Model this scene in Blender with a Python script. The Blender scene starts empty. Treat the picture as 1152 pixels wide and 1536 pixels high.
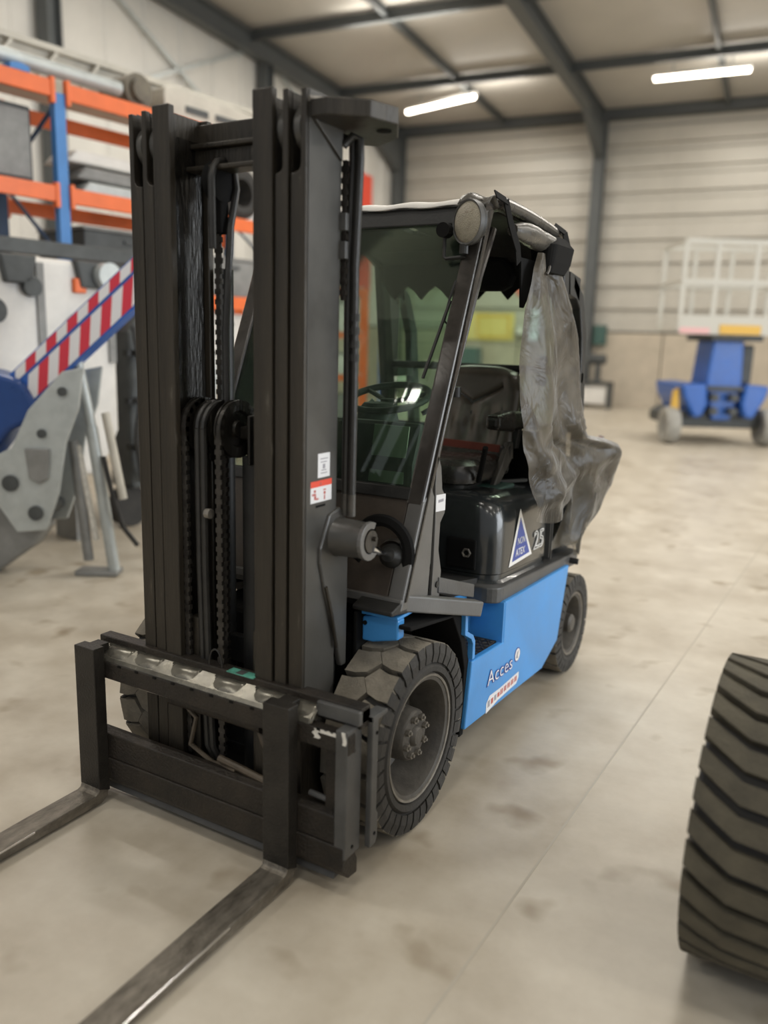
import bpy, bmesh, math, random
from math import sin, cos, pi, radians as R
from mathutils import Vector as V, Matrix as Mx, noise

random.seed(7)
S = bpy.context.scene
COL = S.collection
# ------------------------------------------------------------------ camera, world, exposure
cd = bpy.data.cameras.new('camera'); cam = bpy.data.objects.new('camera', cd); COL.objects.link(cam)
cr, cu, cf = V((0.861578, 0.506853, 0.027996)), V((-0.126797, 0.161479, 0.978697)), V((-0.491535, 0.846773, -0.203394))
cam.matrix_world = Mx(((cr.x, cu.x, -cf.x, 1.7552), (cr.y, cu.y, -cf.y, -2.3628), (cr.z, cu.z, -cf.z, 1.6837), (0, 0, 0, 1)))
cd.sensor_fit = 'VERTICAL'; cd.sensor_height = 36.0; cd.lens = 36.0 * 1233.47 / 1536
cd.clip_start = 0.05; cd.clip_end = 200
cd.dof.use_dof = True; cd.dof.focus_distance = 3.1; cd.dof.aperture_fstop = 0.95
S.camera = cam
S.view_settings.view_transform = 'Standard'; S.view_settings.look = 'None'
S.view_settings.exposure = 0.62; S.view_settings.gamma = 1.0
wd = bpy.data.worlds.new('world'); S.world = wd; wd.use_nodes = True
wd.node_tree.nodes['Background'].inputs[0].default_value = (0.93, 0.96, 1.0, 1)
wd.node_tree.nodes['Background'].inputs[1].default_value = 0.30


def area(name, loc, rot, sx, sy, power, col=(1, 0.95, 0.87)):
    l = bpy.data.lights.new(name, 'AREA'); l.shape = 'RECTANGLE'; l.size = sx; l.size_y = sy; l.energy = power; l.color = col
    o = bpy.data.objects.new(name, l); COL.objects.link(o); o.location = loc; o.rotation_euler = rot
    return o


# ------------------------------------------------------------------ materials
def mat(name, col, rough=0.5, metal=0.0, var=0.0, scale=6.0, bump=0.0, bscale=60.0, col2=None, spec=0.5, wear=None, wthr=0.62, coat=0.0, stretch=None):
    m = bpy.data.materials.new(name); m.use_nodes = True
    nt = m.node_tree; N = nt.nodes; L = nt.links; b = N['Principled BSDF']
    b.inputs['Base Color'].default_value = (*col, 1); b.inputs['Roughness'].default_value = rough
    b.inputs['Metallic'].default_value = metal; b.inputs['Specular IOR Level'].default_value = spec
    b.inputs['Coat Weight'].default_value = coat
    tc = N.new('ShaderNodeTexCoord'); src = tc.outputs['Object']
    if stretch:
        mp = N.new('ShaderNodeMapping'); mp.inputs['Scale'].default_value = stretch
        L.new(src, mp.inputs[0]); src = mp.outputs[0]
    out = None
    if var or col2:
        n = N.new('ShaderNodeTexNoise'); n.inputs['Scale'].default_value = scale; n.inputs['Detail'].default_value = 5; n.inputs['Roughness'].default_value = 0.65
        L.new(src, n.inputs['Vector'])
        r = N.new('ShaderNodeValToRGB'); r.color_ramp.elements[0].position = 0.33; r.color_ramp.elements[1].position = 0.68
        c2 = col2 or tuple(min(1, c * (1 + var)) for c in col)
        c1 = col if col2 else tuple(c * (1 - var) for c in col)
        r.color_ramp.elements[0].color = (*c1, 1); r.color_ramp.elements[1].color = (*c2, 1)
        L.new(n.outputs['Fac'], r.inputs[0]); out = r.outputs[0]
        mr = N.new('ShaderNodeMapRange'); mr.inputs[3].default_value = max(0, rough - 0.12); mr.inputs[4].default_value = min(1, rough + 0.12)
        L.new(n.outputs['Fac'], mr.inputs[0]); L.new(mr.outputs[0], b.inputs['Roughness'])
    if wear:
        n2 = N.new('ShaderNodeTexNoise'); n2.inputs['Scale'].default_value = scale * 4; n2.inputs['Detail'].default_value = 8; n2.inputs['Roughness'].default_value = 0.75
        L.new(src, n2.inputs['Vector'])
        r2 = N.new('ShaderNodeValToRGB'); r2.color_ramp.elements[0].position = wthr; r2.color_ramp.elements[1].position = wthr + 0.06
        L.new(n2.outputs['Fac'], r2.inputs[0])
        mx = N.new('ShaderNodeMixRGB'); mx.inputs[1].default_value = (*col, 1); mx.inputs[2].default_value = (*wear, 1)
        L.new(r2.outputs[0], mx.inputs[0])
        if out: L.new(out, mx.inputs[1])
        out = mx.outputs[0]
    if out: L.new(out, b.inputs['Base Color'])
    if bump:
        n3 = N.new('ShaderNodeTexNoise'); n3.inputs['Scale'].default_value = bscale; n3.inputs['Detail'].default_value = 4
        L.new(src, n3.inputs['Vector'])
        bp = N.new('ShaderNodeBump'); bp.inputs['Strength'].default_value = bump; bp.inputs['Distance'].default_value = 0.01
        L.new(n3.outputs['Fac'], bp.inputs['Height']); L.new(bp.outputs[0], b.inputs['Normal'])
    return m


def glass_mat(name, tint, refl=1.0, dirt=None, dw=0.0):
    m = bpy.data.materials.new(name); m.use_nodes = True; nt = m.node_tree; N = nt.nodes; L = nt.links
    N.remove(N['Principled BSDF']); out = N['Material Output']
    t = N.new('ShaderNodeBsdfTransparent'); t.inputs[0].default_value = (*tint, 1)
    g = N.new('ShaderNodeBsdfGlossy'); g.inputs['Roughness'].default_value = 0.03; g.inputs[0].default_value = (refl, refl, refl, 1)
    f = N.new('ShaderNodeFresnel'); f.inputs[0].default_value = 1.5
    mx = N.new('ShaderNodeMixShader'); L.new(f.outputs[0], mx.inputs[0]); L.new(t.outputs[0], mx.inputs[1]); L.new(g.outputs[0], mx.inputs[2])
    last = mx.outputs[0]
    if dirt:
        d = N.new('ShaderNodeBsdfDiffuse'); d.inputs[0].default_value = (*dirt, 1)
        m2 = N.new('ShaderNodeMixShader'); m2.inputs[0].default_value = dw
        L.new(last, m2.inputs[1]); L.new(d.outputs[0], m2.inputs[2]); last = m2.outputs[0]
    L.new(last, out.inputs[0])
    return m


def emis(name, col, st):
    m = bpy.data.materials.new(name); m.use_nodes = True; b = m.node_tree.nodes['Principled BSDF']
    b.inputs['Base Color'].default_value = (*col, 1); b.inputs['Emission Color'].default_value = (*col, 1); b.inputs['Emission Strength'].default_value = st
    return m


M = {}
M['mast'] = mat('mast_steel', (0.031, 0.026, 0.019), 0.44, 0.25, 0.5, 7, 0.3, 90, wear=(0.11, 0.10, 0.08), wthr=0.63, stretch=(1, 1, 0.12))
M['mastpaint'] = mat('mast_side_paint', (0.058, 0.056, 0.051), 0.34, 0.1, 0.22, 4, 0.06, 180, wear=(0.12, 0.12, 0.115), wthr=0.72)
M['greasy'] = mat('greasy_steel', (0.020, 0.018, 0.015), 0.28, 0.5, 0.5, 9, 0.3, 90, wear=(0.10, 0.095, 0.085), wthr=0.62, stretch=(1, 1, 0.2))
M['black'] = mat('black_steel', (0.016, 0.016, 0.015), 0.5, 0.1, 0.4, 8, 0.1, 100)
M['deep'] = mat('flat_black', (0.007, 0.007, 0.007), 0.85, 0, 0.3, 8, spec=.15)
M['carriage'] = mat('carriage_iron', (0.014, 0.012, 0.010), 0.5, 0.25, 0.5, 9, 0.4, 110, col2=(0.034, 0.027, 0.020))
M['grease'] = mat('greased_rail', (0.10, 0.095, 0.08), 0.26, 0.6, 0.5, 9, 0.05, 30, col2=(0.24, 0.225, 0.185))
M['fork'] = mat('worn_fork_steel', (0.085, 0.075, 0.060), 0.42, 0.6, 0.5, 16, 0.3, 130, col2=(0.27, 0.245, 0.205), stretch=(1.5, 0.5, 1))
M['forkshank'] = mat('fork_shank_iron', (0.026, 0.023, 0.019), 0.5, 0.3, 0.4, 10, 0.3, 120, wear=(0.13, 0.12, 0.1), wthr=0.66)
M['bright'] = mat('polished_edge', (0.72, 0.72, 0.72), 0.25, 1.0)
M['chrome'] = mat('chrome_rod', (0.70, 0.71, 0.73), 0.12, 1.0, 0.1, 20)
M['chain'] = mat('chain_steel', (0.045, 0.041, 0.036), 0.42, 0.5, 0.4, 40)
M['hose'] = mat('hose_rubber', (0.020, 0.019, 0.017), 0.42, 0, 0.35, 14, 0.1, 90)
M['hosebrown'] = mat('worn_brown_hose', (0.085, 0.066, 0.045), 0.55, 0, 0.3, 20)
M['blue'] = mat('blue_paint', (0.055, 0.27, 0.63), 0.34, 0, 0.10, 3, 0.04, 90, wear=(0.05, 0.16, 0.32), wthr=0.70)
M['grey'] = mat('grey_frame_paint', (0.115, 0.113, 0.108), 0.36, 0.1, 0.12, 6, 0.05, 120, wear=(0.34, 0.32, 0.24), wthr=0.78)
M['pillar'] = mat('glossy_pillar_paint', (0.050, 0.045, 0.040), 0.22, 0.2, 0.3, 7, 0.04, 60)
M['hood'] = mat('hood_plastic', (0.023, 0.026, 0.027), 0.20, 0, 0.25, 5, 0.03, 90, coat=0.4)
M['sill'] = mat('sill_grey', (0.072, 0.072, 0.070), 0.45, 0, 0.25, 9, 0.1, 90)
M['vinyl'] = mat('black_vinyl', (0.022, 0.020, 0.018), 0.26, 0, 0.3, 9, 0.06, 120)
M['vinylbrown'] = mat('backrest_vinyl', (0.11, 0.094, 0.076), 0.34, 0, 0.2, 9, 0.06, 120)
M['belt'] = mat('red_webbing', (0.20, 0.045, 0.03), 0.7)
M['cowl'] = mat('brown_cowl', (0.050, 0.038, 0.028), 0.6, 0, 0.3, 7, 0.1, 70)
M['dash'] = mat('dash_plastic', (0.035, 0.045, 0.034), 0.62, 0, 0.2, 8)
M['rubber'] = mat('tread_rubber', (0.185, 0.165, 0.130), 0.82, 0, 0.28, 12, 0.35, 130)
M['rubberlift'] = mat('lift_tread_rubber', (0.080, 0.071, 0.050), 0.8, 0, 0.25, 10, 0.35, 130)
M['rubberdark'] = mat('sidewall_rubber', (0.030, 0.028, 0.025), 0.72, 0, 0.35, 10, 0.25, 90)
M['rim'] = mat('rim_paint', (0.075, 0.069, 0.060), 0.5, 0.2, 0.35, 12, 0.15, 90)
M['rimedge'] = mat('rim_worn_edge', (0.20, 0.185, 0.16), 0.45, 0.5, 0.3, 20)
M['lens'] = mat('headlamp_lens', (0.34, 0.31, 0.24), 0.3, 0, 0.1, 40, 0.6, 260)
M['white'] = mat('white_print', (0.78, 0.77, 0.74), 0.5)
M['sticker'] = mat('sticker_white', (0.72, 0.72, 0.73), 0.45)
M['stickgrey'] = mat('sticker_print_grey', (0.30, 0.29, 0.32), 0.5)
M['red'] = mat('red_print', (0.72, 0.07, 0.035), 0.45)
M['redink'] = mat('pictogram_red', (0.45, 0.10, 0.08), 0.5)
M['navy'] = mat('sticker_blue', (0.035, 0.07, 0.33), 0.4)
M['teal'] = mat('teal_back', (0.045, 0.10, 0.085), 0.5)
M['whitepaint'] = mat('white_paint_smear', (0.68, 0.66, 0.60), 0.6, 0, 0.2, 30)
M['greenlabel'] = mat('green_label', (0.10, 0.34, 0.26), 0.4, 0, 0.3, 30)
M['glass'] = glass_mat('windshield_glass', (0.70, 0.80, 0.72), 0.9, (0.20, 0.25, 0.20), 0.06)
M['rearglass'] = glass_mat('rear_glass', (0.82, 0.93, 0.84), 0.8)
M['orange'] = mat('orange_rack_paint', (0.78, 0.155, 0.035), 0.4, 0, 0.08, 5)
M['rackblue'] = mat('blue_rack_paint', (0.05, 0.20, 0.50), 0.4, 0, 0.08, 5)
M['rackshade'] = mat('rack_blue_shaded', (0.022, 0.055, 0.12), 0.45)  # darker copy of the rack blue: shade at the rack's back put into colour
M['steelcol'] = mat('column_grey', (0.085, 0.092, 0.092), 0.5, 0, 0.08, 3)
M['clad'] = mat('cladding_panel', (0.47, 0.445, 0.39), 0.38, 0.1, 0.05, 1.5)
M['cladside'] = mat('side_cladding', (0.64, 0.62, 0.57), 0.45, 0.0, 0.05, 1.5)
M['roofp'] = mat('roof_panel_grey', (0.46, 0.435, 0.39), 0.5, 0, 0.06, 1)
M['concrete'] = mat('concrete_panel', (0.47, 0.41, 0.325), 0.8, 0, 0.10, 2.5)
M['tube'] = emis('lamp_tube', (1.0, 0.90, 0.76), 9.0)
M['lifeblue'] = mat('lift_blue', (0.025, 0.11, 0.42), 0.35, 0, 0.1, 5)
M['royal'] = mat('boom_blue', (0.012, 0.055, 0.22), 0.3, 0, 0.1, 5)
M['basket'] = mat('basket_cream', (0.52, 0.51, 0.46), 0.5)
M['tapewhite'] = mat('tape_white', (0.74, 0.73, 0.74), 0.4)
M['tapered'] = mat('tape_red', (0.62, 0.035, 0.06), 0.4)
M['galv'] = mat('pale_steel', (0.46, 0.49, 0.48), 0.4, 0.25, 0.12, 6)
M['beige'] = mat('beige_paint', (0.52, 0.49, 0.42), 0.5, 0, 0.12, 4)
M['offwhite'] = mat('off_white_paint', (0.68, 0.66, 0.62), 0.45, 0, 0.08, 4)
M['brownmach'] = mat('brown_machine', (0.15, 0.13, 0.095), 0.6, 0, 0.3, 8)
M['midgrey'] = mat('mid_grey', (0.22, 0.22, 0.21), 0.5, 0, 0.2, 5)
M['darkgrey'] = mat('dark_grey', (0.06, 0.065, 0.065), 0.55, 0, 0.3, 5)
M['greywheel'] = mat('grey_lift_wheel', (0.33, 0.32, 0.29), 0.7, 0, 0.15, 6)
M['yellow'] = mat('yellow_paint', (0.66, 0.40, 0.05), 0.45)
M['yellowboard'] = mat('yellow_board', (0.72, 0.60, 0.20), 0.6, 0, 0.06, 4)
M['pink'] = mat('pink_band', (0.72, 0.42, 0.42), 0.5)
M['window'] = emis('daylight_window', (0.72, 0.88, 1.0), 1.6)
M['flap'] = mat('flap_plastic', (0.075, 0.070, 0.060), 0.28, 0, 0.25, 9, 0.3, 12)


def floor_mat():
    m = bpy.data.materials.new('polished_concrete'); m.use_nodes = True; nt = m.node_tree; N = nt.nodes; L = nt.links; b = N['Principled BSDF']
    tc = N.new('ShaderNodeTexCoord')
    def nz(s, d, r):
        n = N.new('ShaderNodeTexNoise'); n.inputs['Scale'].default_value = s; n.inputs['Detail'].default_value = d; n.inputs['Roughness'].default_value = r
        L.new(tc.outputs['Object'], n.inputs['Vector']); return n
    n1, n2, n3 = nz(0.9, 4, 0.55), nz(3.4, 5, 0.6), nz(3.6, 2.5, 0.5)
    r = N.new('ShaderNodeValToRGB'); e = r.color_ramp.elements
    e[0].position = 0.30; e[0].color = (0.34, 0.288, 0.215, 1); e[1].position = 0.66; e[1].color = (0.575, 0.53, 0.445, 1)
    mm = N.new('ShaderNodeMixRGB'); mm.inputs[0].default_value = 0.55
    L.new(n1.outputs['Fac'], mm.inputs[1]); L.new(n2.outputs['Fac'], mm.inputs[2]); L.new(mm.outputs[0], r.inputs[0])
    r3 = N.new('ShaderNodeValToRGB'); r3.color_ramp.elements[0].position = 0.60; r3.color_ramp.elements[1].position = 0.74
    L.new(n3.outputs['Fac'], r3.inputs[0])
    m3 = N.new('ShaderNodeMixRGB'); m3.blend_type = 'MULTIPLY'; m3.inputs[2].default_value = (0.60, 0.54, 0.46, 1)
    L.new(r3.outputs[0], m3.inputs[0]); L.new(r.outputs[0], m3.inputs[1]); L.new(m3.outputs[0], b.inputs['Base Color'])
    mr = N.new('ShaderNodeMapRange'); mr.inputs[3].default_value = 0.25; mr.inputs[4].default_value = 0.55
    L.new(n2.outputs['Fac'], mr.inputs[0]); L.new(mr.outputs[0], b.inputs['Roughness'])
    return m


def curtain_mat():
    m = bpy.data.materials.new('dirty_clear_vinyl'); m.use_nodes = True; nt = m.node_tree; N = nt.nodes; L = nt.links
    N.remove(N['Principled BSDF']); out = N['Material Output']
    tc = N.new('ShaderNodeTexCoord')
    n = N.new('ShaderNodeTexNoise'); n.inputs['Scale'].default_value = 7; n.inputs['Detail'].default_value = 6; L.new(tc.outputs['Object'], n.inputs['Vector'])
    r = N.new('ShaderNodeValToRGB'); r.color_ramp.elements[0].position = 0.35; r.color_ramp.elements[1].position = 0.7
    r.color_ramp.elements[0].color = (0.12, 0.100, 0.070, 1); r.color_ramp.elements[1].color = (0.215, 0.188, 0.145, 1); L.new(n.outputs['Fac'], r.inputs[0])
    wv = N.new('ShaderNodeTexNoise'); wv.inputs['Scale'].default_value = 5.5; wv.inputs['Detail'].default_value = 3; wv.inputs['Distortion'].default_value = 1.2
    L.new(tc.outputs['Object'], wv.inputs['Vector'])
    bm = N.new('ShaderNodeBump'); bm.inputs['Strength'].default_value = 0.6; bm.inputs['Distance'].default_value = 0.04; L.new(wv.outputs['Fac'], bm.inputs['Height'])
    d = N.new('ShaderNodeBsdfDiffuse'); L.new(r.outputs[0], d.inputs[0]); L.new(bm.outputs[0], d.inputs['Normal'])
    tl = N.new('ShaderNodeBsdfTranslucent'); L.new(r.outputs[0], tl.inputs[0])
    dm = N.new('ShaderNodeMixShader'); dm.inputs[0].default_value = 0.4; L.new(d.outputs[0], dm.inputs[1]); L.new(tl.outputs[0], dm.inputs[2])
    t = N.new('ShaderNodeBsdfTransparent'); t.inputs[0].default_value = (0.80, 0.78, 0.72, 1)
    m1 = N.new('ShaderNodeMixShader'); L.new(dm.outputs[0], m1.inputs[2]); L.new(t.outputs[0], m1.inputs[1])
    mr = N.new('ShaderNodeMapRange'); mr.inputs[1].default_value = 0.3; mr.inputs[2].default_value = 0.7; mr.inputs[3].default_value = 0.72; mr.inputs[4].default_value = 0.97
    L.new(n.outputs['Fac'], mr.inputs[0])
    sp = N.new('ShaderNodeSeparateXYZ'); L.new(tc.outputs['Object'], sp.inputs[0])
    mz = N.new('ShaderNodeMapRange'); mz.inputs[1].default_value = -.36; mz.inputs[2].default_value = -.10; mz.inputs[3].default_value = .42; mz.inputs[4].default_value = 1.0; L.new(sp.outputs['Z'], mz.inputs[0])
    mu = N.new('ShaderNodeMath'); mu.operation = 'MULTIPLY'; L.new(mr.outputs[0], mu.inputs[0]); L.new(mz.outputs[0], mu.inputs[1]); L.new(mu.outputs[0], m1.inputs[0])
    g = N.new('ShaderNodeBsdfGlossy'); g.inputs['Roughness'].default_value = 0.34; g.inputs[0].default_value = (0.62, 0.64, 0.67, 1); L.new(bm.outputs[0], g.inputs['Normal'])
    f = N.new('ShaderNodeFresnel'); f.inputs[0].default_value = 1.4; L.new(bm.outputs[0], f.inputs['Normal'])
    m2 = N.new('ShaderNodeMixShader'); L.new(f.outputs[0], m2.inputs[0]); L.new(m1.outputs[0], m2.inputs[1]); L.new(g.outputs[0], m2.inputs[2])
    L.new(m2.outputs[0], out.inputs[0])
    return m


M['floor'] = floor_mat(); M['curtain'] = curtain_mat()

# ------------------------------------------------------------------ mesh builder
F0 = Mx.Identity(4)
FH = Mx.Rotation(R(5.4), 4, 'Z')       # hall axes
FR = Mx.Rotation(R(83.2), 4, 'Z')      # pallet rack axes (x runs along the rack)
FC = Mx.Rotation(R(30.134), 4, 'Z')    # machines that stand aslant in the hall
WM = {}


class MB:
    def __init__(s): s.v = []; s.f = []
    def add(s, vs, fs):
        o = len(s.v); s.v += [V(p) for p in vs]; s.f += [tuple(i + o for i in f) for f in fs]; return s
    def box(s, x0, x1, y0, y1, z0, z1):
        vs = [(x, y, z) for z in (z0, z1) for y in (y0, y1) for x in (x0, x1)]
        return s.add(vs, [(0, 2, 3, 1), (4, 5, 7, 6), (0, 1, 5, 4), (2, 6, 7, 3), (0, 4, 6, 2), (1, 3, 7, 5)])
    def prism(s, poly, a0, a1, ax='x'):
        """poly: 2-D points; extruded along ax between a0 and a1 (x: poly is y,z ; y: x,z ; z: x,y)."""
        n = len(poly)
        def mk(p, a): return (a, p[0], p[1]) if ax == 'x' else ((p[0], a, p[1]) if ax == 'y' else (p[0], p[1], a))
        vs = [mk(p, a0) for p in poly] + [mk(p, a1) for p in poly]
        fs = [(i, (i + 1) % n, n + (i + 1) % n, n + i) for i in range(n)]
        return s.add(vs, fs + [tuple(range(n))[::-1], tuple(range(n, 2 * n))])
    def bar(s, p, q, w, h=None, up=(0, 0, 1)):
        """rectangular bar from p to q: w across, h along 'up'."""
        p, q = V(p), V(q); h = h or w; d = (q - p).normalized(); u = V(up)
        if abs(d.dot(u)) > 0.99: u = V((0, 1, 0))
        x = d.cross(u).normalized(); u = x.cross(d).normalized()
        vs = [c + x * a * w / 2 + u * b * h / 2 for c in (p, q) for a, b in ((-1, -1), (1, -1), (1, 1), (-1, 1))]
        return s.add(vs, [(0, 1, 5, 4), (1, 2, 6, 5), (2, 3, 7, 6), (3, 0, 4, 7), (3, 2, 1, 0), (4, 5, 6, 7)])
    def tube(s, pts, r, n=10, cap=True):
        pts = [V(p) for p in pts]; rs = r if isinstance(r, (list, tuple)) else [r] * len(pts); o = len(s.v); u = None
        for i, p in enumerate(pts):
            d = ((pts[min(i + 1, len(pts) - 1)] - pts[max(i - 1, 0)])).normalized()
            if u is None: u = d.cross(V((0, 0, 1)) if abs(d.z) < 0.9 else V((1, 0, 0))).normalized()
            u = (u - d * u.dot(d)).normalized(); w = d.cross(u)
            s.v += [p + (u * cos(2 * pi * k / n) + w * sin(2 * pi * k / n)) * rs[i] for k in range(n)]
        for i in range(len(pts) - 1):
            for k in range(n):
                a = o + i * n + k; b = o + i * n + (k + 1) % n; s.f.append((a, b, b + n, a + n))
        if cap: s.f.append(tuple(o + k for k in range(n))[::-1]); s.f.append(tuple(o + (len(pts) - 1) * n + k for k in range(n)))
        return s
    def lathe(s, prof, c, ax='x', n=48, cap=False):
        """prof: (offset along ax, radius) list; centre c."""
        o = len(s.v); c = V(c)
        for a, r in prof:
            for k in range(n):
                t = 2 * pi * k / n
                s.v.append(c + (V((a, r * cos(t), r * sin(t))) if ax == 'x' else V((r * cos(t), a, r * sin(t))) if ax == 'y' else V((r * cos(t), r * sin(t), a))))
        for i in range(len(prof) - 1):
            for k in range(n):
                a = o + i * n + k; b = o + i * n + (k + 1) % n; s.f.append((a, b, b + n, a + n))
        for i in (0, len(prof) - 1):
            if cap and prof[i][1] > 1e-4: s.f.append(tuple(o + i * n + k for k in range(n)))
        return s
    def rotz(s, ang, c):
        q = Mx.Rotation(ang, 3, 'Z'); c = V(c); s.v = [c + q @ (v - c) for v in s.v]; return s
    def cyl(s, c, r, a0, a1, ax='x', n=24): return s.lathe([(a0, r), (a1, r)], c, ax, n, True)
    def grid(s, fn, nu, nv, close=False):
        o = len(s.v)
        for j in range(nv + 1):
            for i in range(nu + 1): s.v.append(V(fn(i / nu, j / nv)))
        for j in range(nv):
            for i in range(nu):
                a = o + j * (nu + 1) + i; s.f.append((a, a + 1, a + nu + 2, a + nu + 1))
        return s
    def build(s, name, m, parent=None, frame=F0, bevel=0, smooth=False, seg=2, base=False, solid=0):
        lo = V([min(v[i] for v in s.v) for i in range(3)]); hi = V([max(v[i] for v in s.v) for i in range(3)])
        c = (lo + hi) / 2
        if base: c.z = lo.z
        me = bpy.data.meshes.new(name); me.from_pydata([v - c for v in s.v], [], s.f)
        bm = bmesh.new(); bm.from_mesh(me); bmesh.ops.remove_doubles(bm, verts=bm.verts, dist=1e-6)
        bmesh.ops.recalc_face_normals(bm, faces=bm.faces)
        if smooth:
            for f in bm.faces: f.smooth = True
            for e in bm.edges:
                if len(e.link_faces) == 2 and e.calc_face_angle(0) > R(35): e.smooth = False
        bm.to_mesh(me); bm.free()
        me.materials.append(M[m] if isinstance(m, str) else m)
        o = bpy.data.objects.new(name, me); place(o, frame @ Mx.Translation(c), parent)
        if solid:
            sm = o.modifiers.new('thickness', 'SOLIDIFY'); sm.thickness = solid
        if bevel:
            b = o.modifiers.new('edge', 'BEVEL'); b.width = bevel; b.segments = seg; b.limit_method = 'ANGLE'; b.angle_limit = R(40); b.harden_normals = False
        return o


def place(o, W, parent=None):
    COL.objects.link(o); WM[o.name] = W
    if parent is not None:
        o.parent = parent; o.matrix_parent_inverse = WM[parent.name].inverted()
    o.matrix_basis = W
    return o


def thing(name, label, cat, loc=(0, 0, 0), frame=F0, group=None):
    o = bpy.data.objects.new(name, None); o.empty_display_size = 0.1
    place(o, frame @ Mx.Translation(V(loc))); return tag(o, label, cat, group)


def tag(o, label, cat, group=None):
    o['label'] = label; o['category'] = cat
    if group: o['group'] = group
    return o


def struct(o): o['kind'] = 'structure'; return o


def instance(o, W, parent=None):
    c = o.copy(); return place(c, W, parent)


def text(body, size, m, name, parent, origin, xdir, updir, off=0.0, shear=0.0, lift=0.001, sx=1.0, sp=1.0, line=0):
    cu = bpy.data.curves.new(name, 'FONT'); cu.body = body; cu.size = size; cu.offset = off; cu.shear = shear; cu.space_character = sp
    cu.extrude = 0.0004; cu.resolution_u = 3
    if line: cu.fill_mode = 'NONE'; cu.extrude = 0; cu.bevel_depth = line; cu.bevel_resolution = 1
    tmp = bpy.data.objects.new('tmp', cu); COL.objects.link(tmp); dg = bpy.context.evaluated_depsgraph_get()
    me = bpy.data.meshes.new_from_object(tmp.evaluated_get(dg)); bpy.data.objects.remove(tmp)
    me.materials.clear(); me.materials.append(M[m])
    x = V(xdir).normalized(); z = V(updir).normalized(); nrm = x.cross(z).normalized(); p = V(origin) + nrm * lift
    W = Mx(((x.x * sx, z.x, nrm.x, p.x), (x.y * sx, z.y, nrm.y, p.y), (x.z * sx, z.z, nrm.z, p.z), (0, 0, 0, 1)))
    o = bpy.data.objects.new(name, me); me.transform(W.to_3x3().to_4x4()); return place(o, Mx.Translation(p), parent)


# ------------------------------------------------------------------ the hall
gx0, D, EV = -9.82, 22.25, 7.9     # gable wall plane, far wall plane, eaves height (hall axes)
def roofz(b): return EV + 0.02 * (D - b)
floor = struct(MB().add([(gx0 - .3, -14, 0), (26, -14, 0), (26, D + .3, 0), (gx0 - .3, D + .3, 0)], [(0, 1, 2, 3)]).build('floor', 'floor', frame=FH))
struct(MB().box(-0.004, 0.004, -6, 21.5, 0.0002, 0.0012).build('trim_1', mat('joint_seal', (0.44, 0.405, 0.34), 0.8), frame=Mx.Translation((1.0, 0, 0)) @ Mx.Rotation(R(-1.0), 4, 'Z')))
# far wall: steel core, concrete base panels, cladding cassettes between the columns
wb = struct(MB().box(gx0, 26, D + 0.14, D + 0.3, 0, EV + .5).build('wall_back', 'steelcol', frame=FH))
cas = MB().prism([(0, 0), (0, .40), (.035, .44), (.09, .46), (.09, .60), (.035, .62), (.11, .62), (.11, 0)], 0, 6.1).build('cladding_panel', 'clad', wb, FH @ Mx.Translation((0, 0, 0)))
con = MB().box(0, 2.07, 0, .13, 0, 2.1).build('concrete_panel', 'concrete', wb, FH, bevel=.012)
cas_c = V((3.05, .055, .31)); con_c = V((1.035, .065, 1.05))
first = True
for i, a in enumerate((-9.8, -3.5, 2.8, 9.1, 15.4)):
    for j in range(9):
        W = FH @ Mx.Translation(V((a + .1, D + .02, 2.15 + .63 * j)) + cas_c)
        if first: cas.matrix_basis = W; WM[cas.name] = W; first = False
        else: instance(cas, W, wb)
    for j in range(3):
        W = FH @ Mx.Translation(V((a + .02 + 2.1 * j, D + .01, 0)) + con_c)
        if i == 0 and j == 0: con.matrix_basis = W; WM[con.name] = W
        else: instance(con, W, wb)
# gable wall with lighter vertical panels
wl = struct(MB().box(gx0 - .3, gx0 - .14, -8, D + .3, 0, EV + 1.2).build('wall_left', 'steelcol', frame=FH))
gp = MB().prism([(0, 0), (.85, 0), (.9, -.04), (1.0, -.04), (1.04, 0), (1.04, -.08), (0, -.08)], 2.15, 8.6, 'z')
gp.v = [V((-v.y * 0 + v.y, v.x, v.z)) for v in gp.v]
gpo = gp.build('cladding_panel', 'cladside', wl, FH); gc = V(((0 - .08) / 2, .52, (2.15 + 8.6) / 2))
gcon = MB().box(-.1, 0, 0, 2.07, 0, 2.1).build('concrete_panel', 'concrete', wl, FH, bevel=.012); gcc = V((-.05, 1.035, 1.05))
for k in range(27):
    W = FH @ Mx.Translation(V((gx0, -5.8 + 1.04 * k, 0)) + gc)
    if k == 0: gpo.matrix_basis = W; WM[gpo.name] = W
    else: instance(gpo, W, wl)
for k in range(13):
    W = FH @ Mx.Translation(V((gx0, -5.4 + 2.1 * k, 0)) + gcc)
    if k == 0: gcon.matrix_basis = W; WM[gcon.name] = W
    else: instance(gcon, W, wl)
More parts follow.
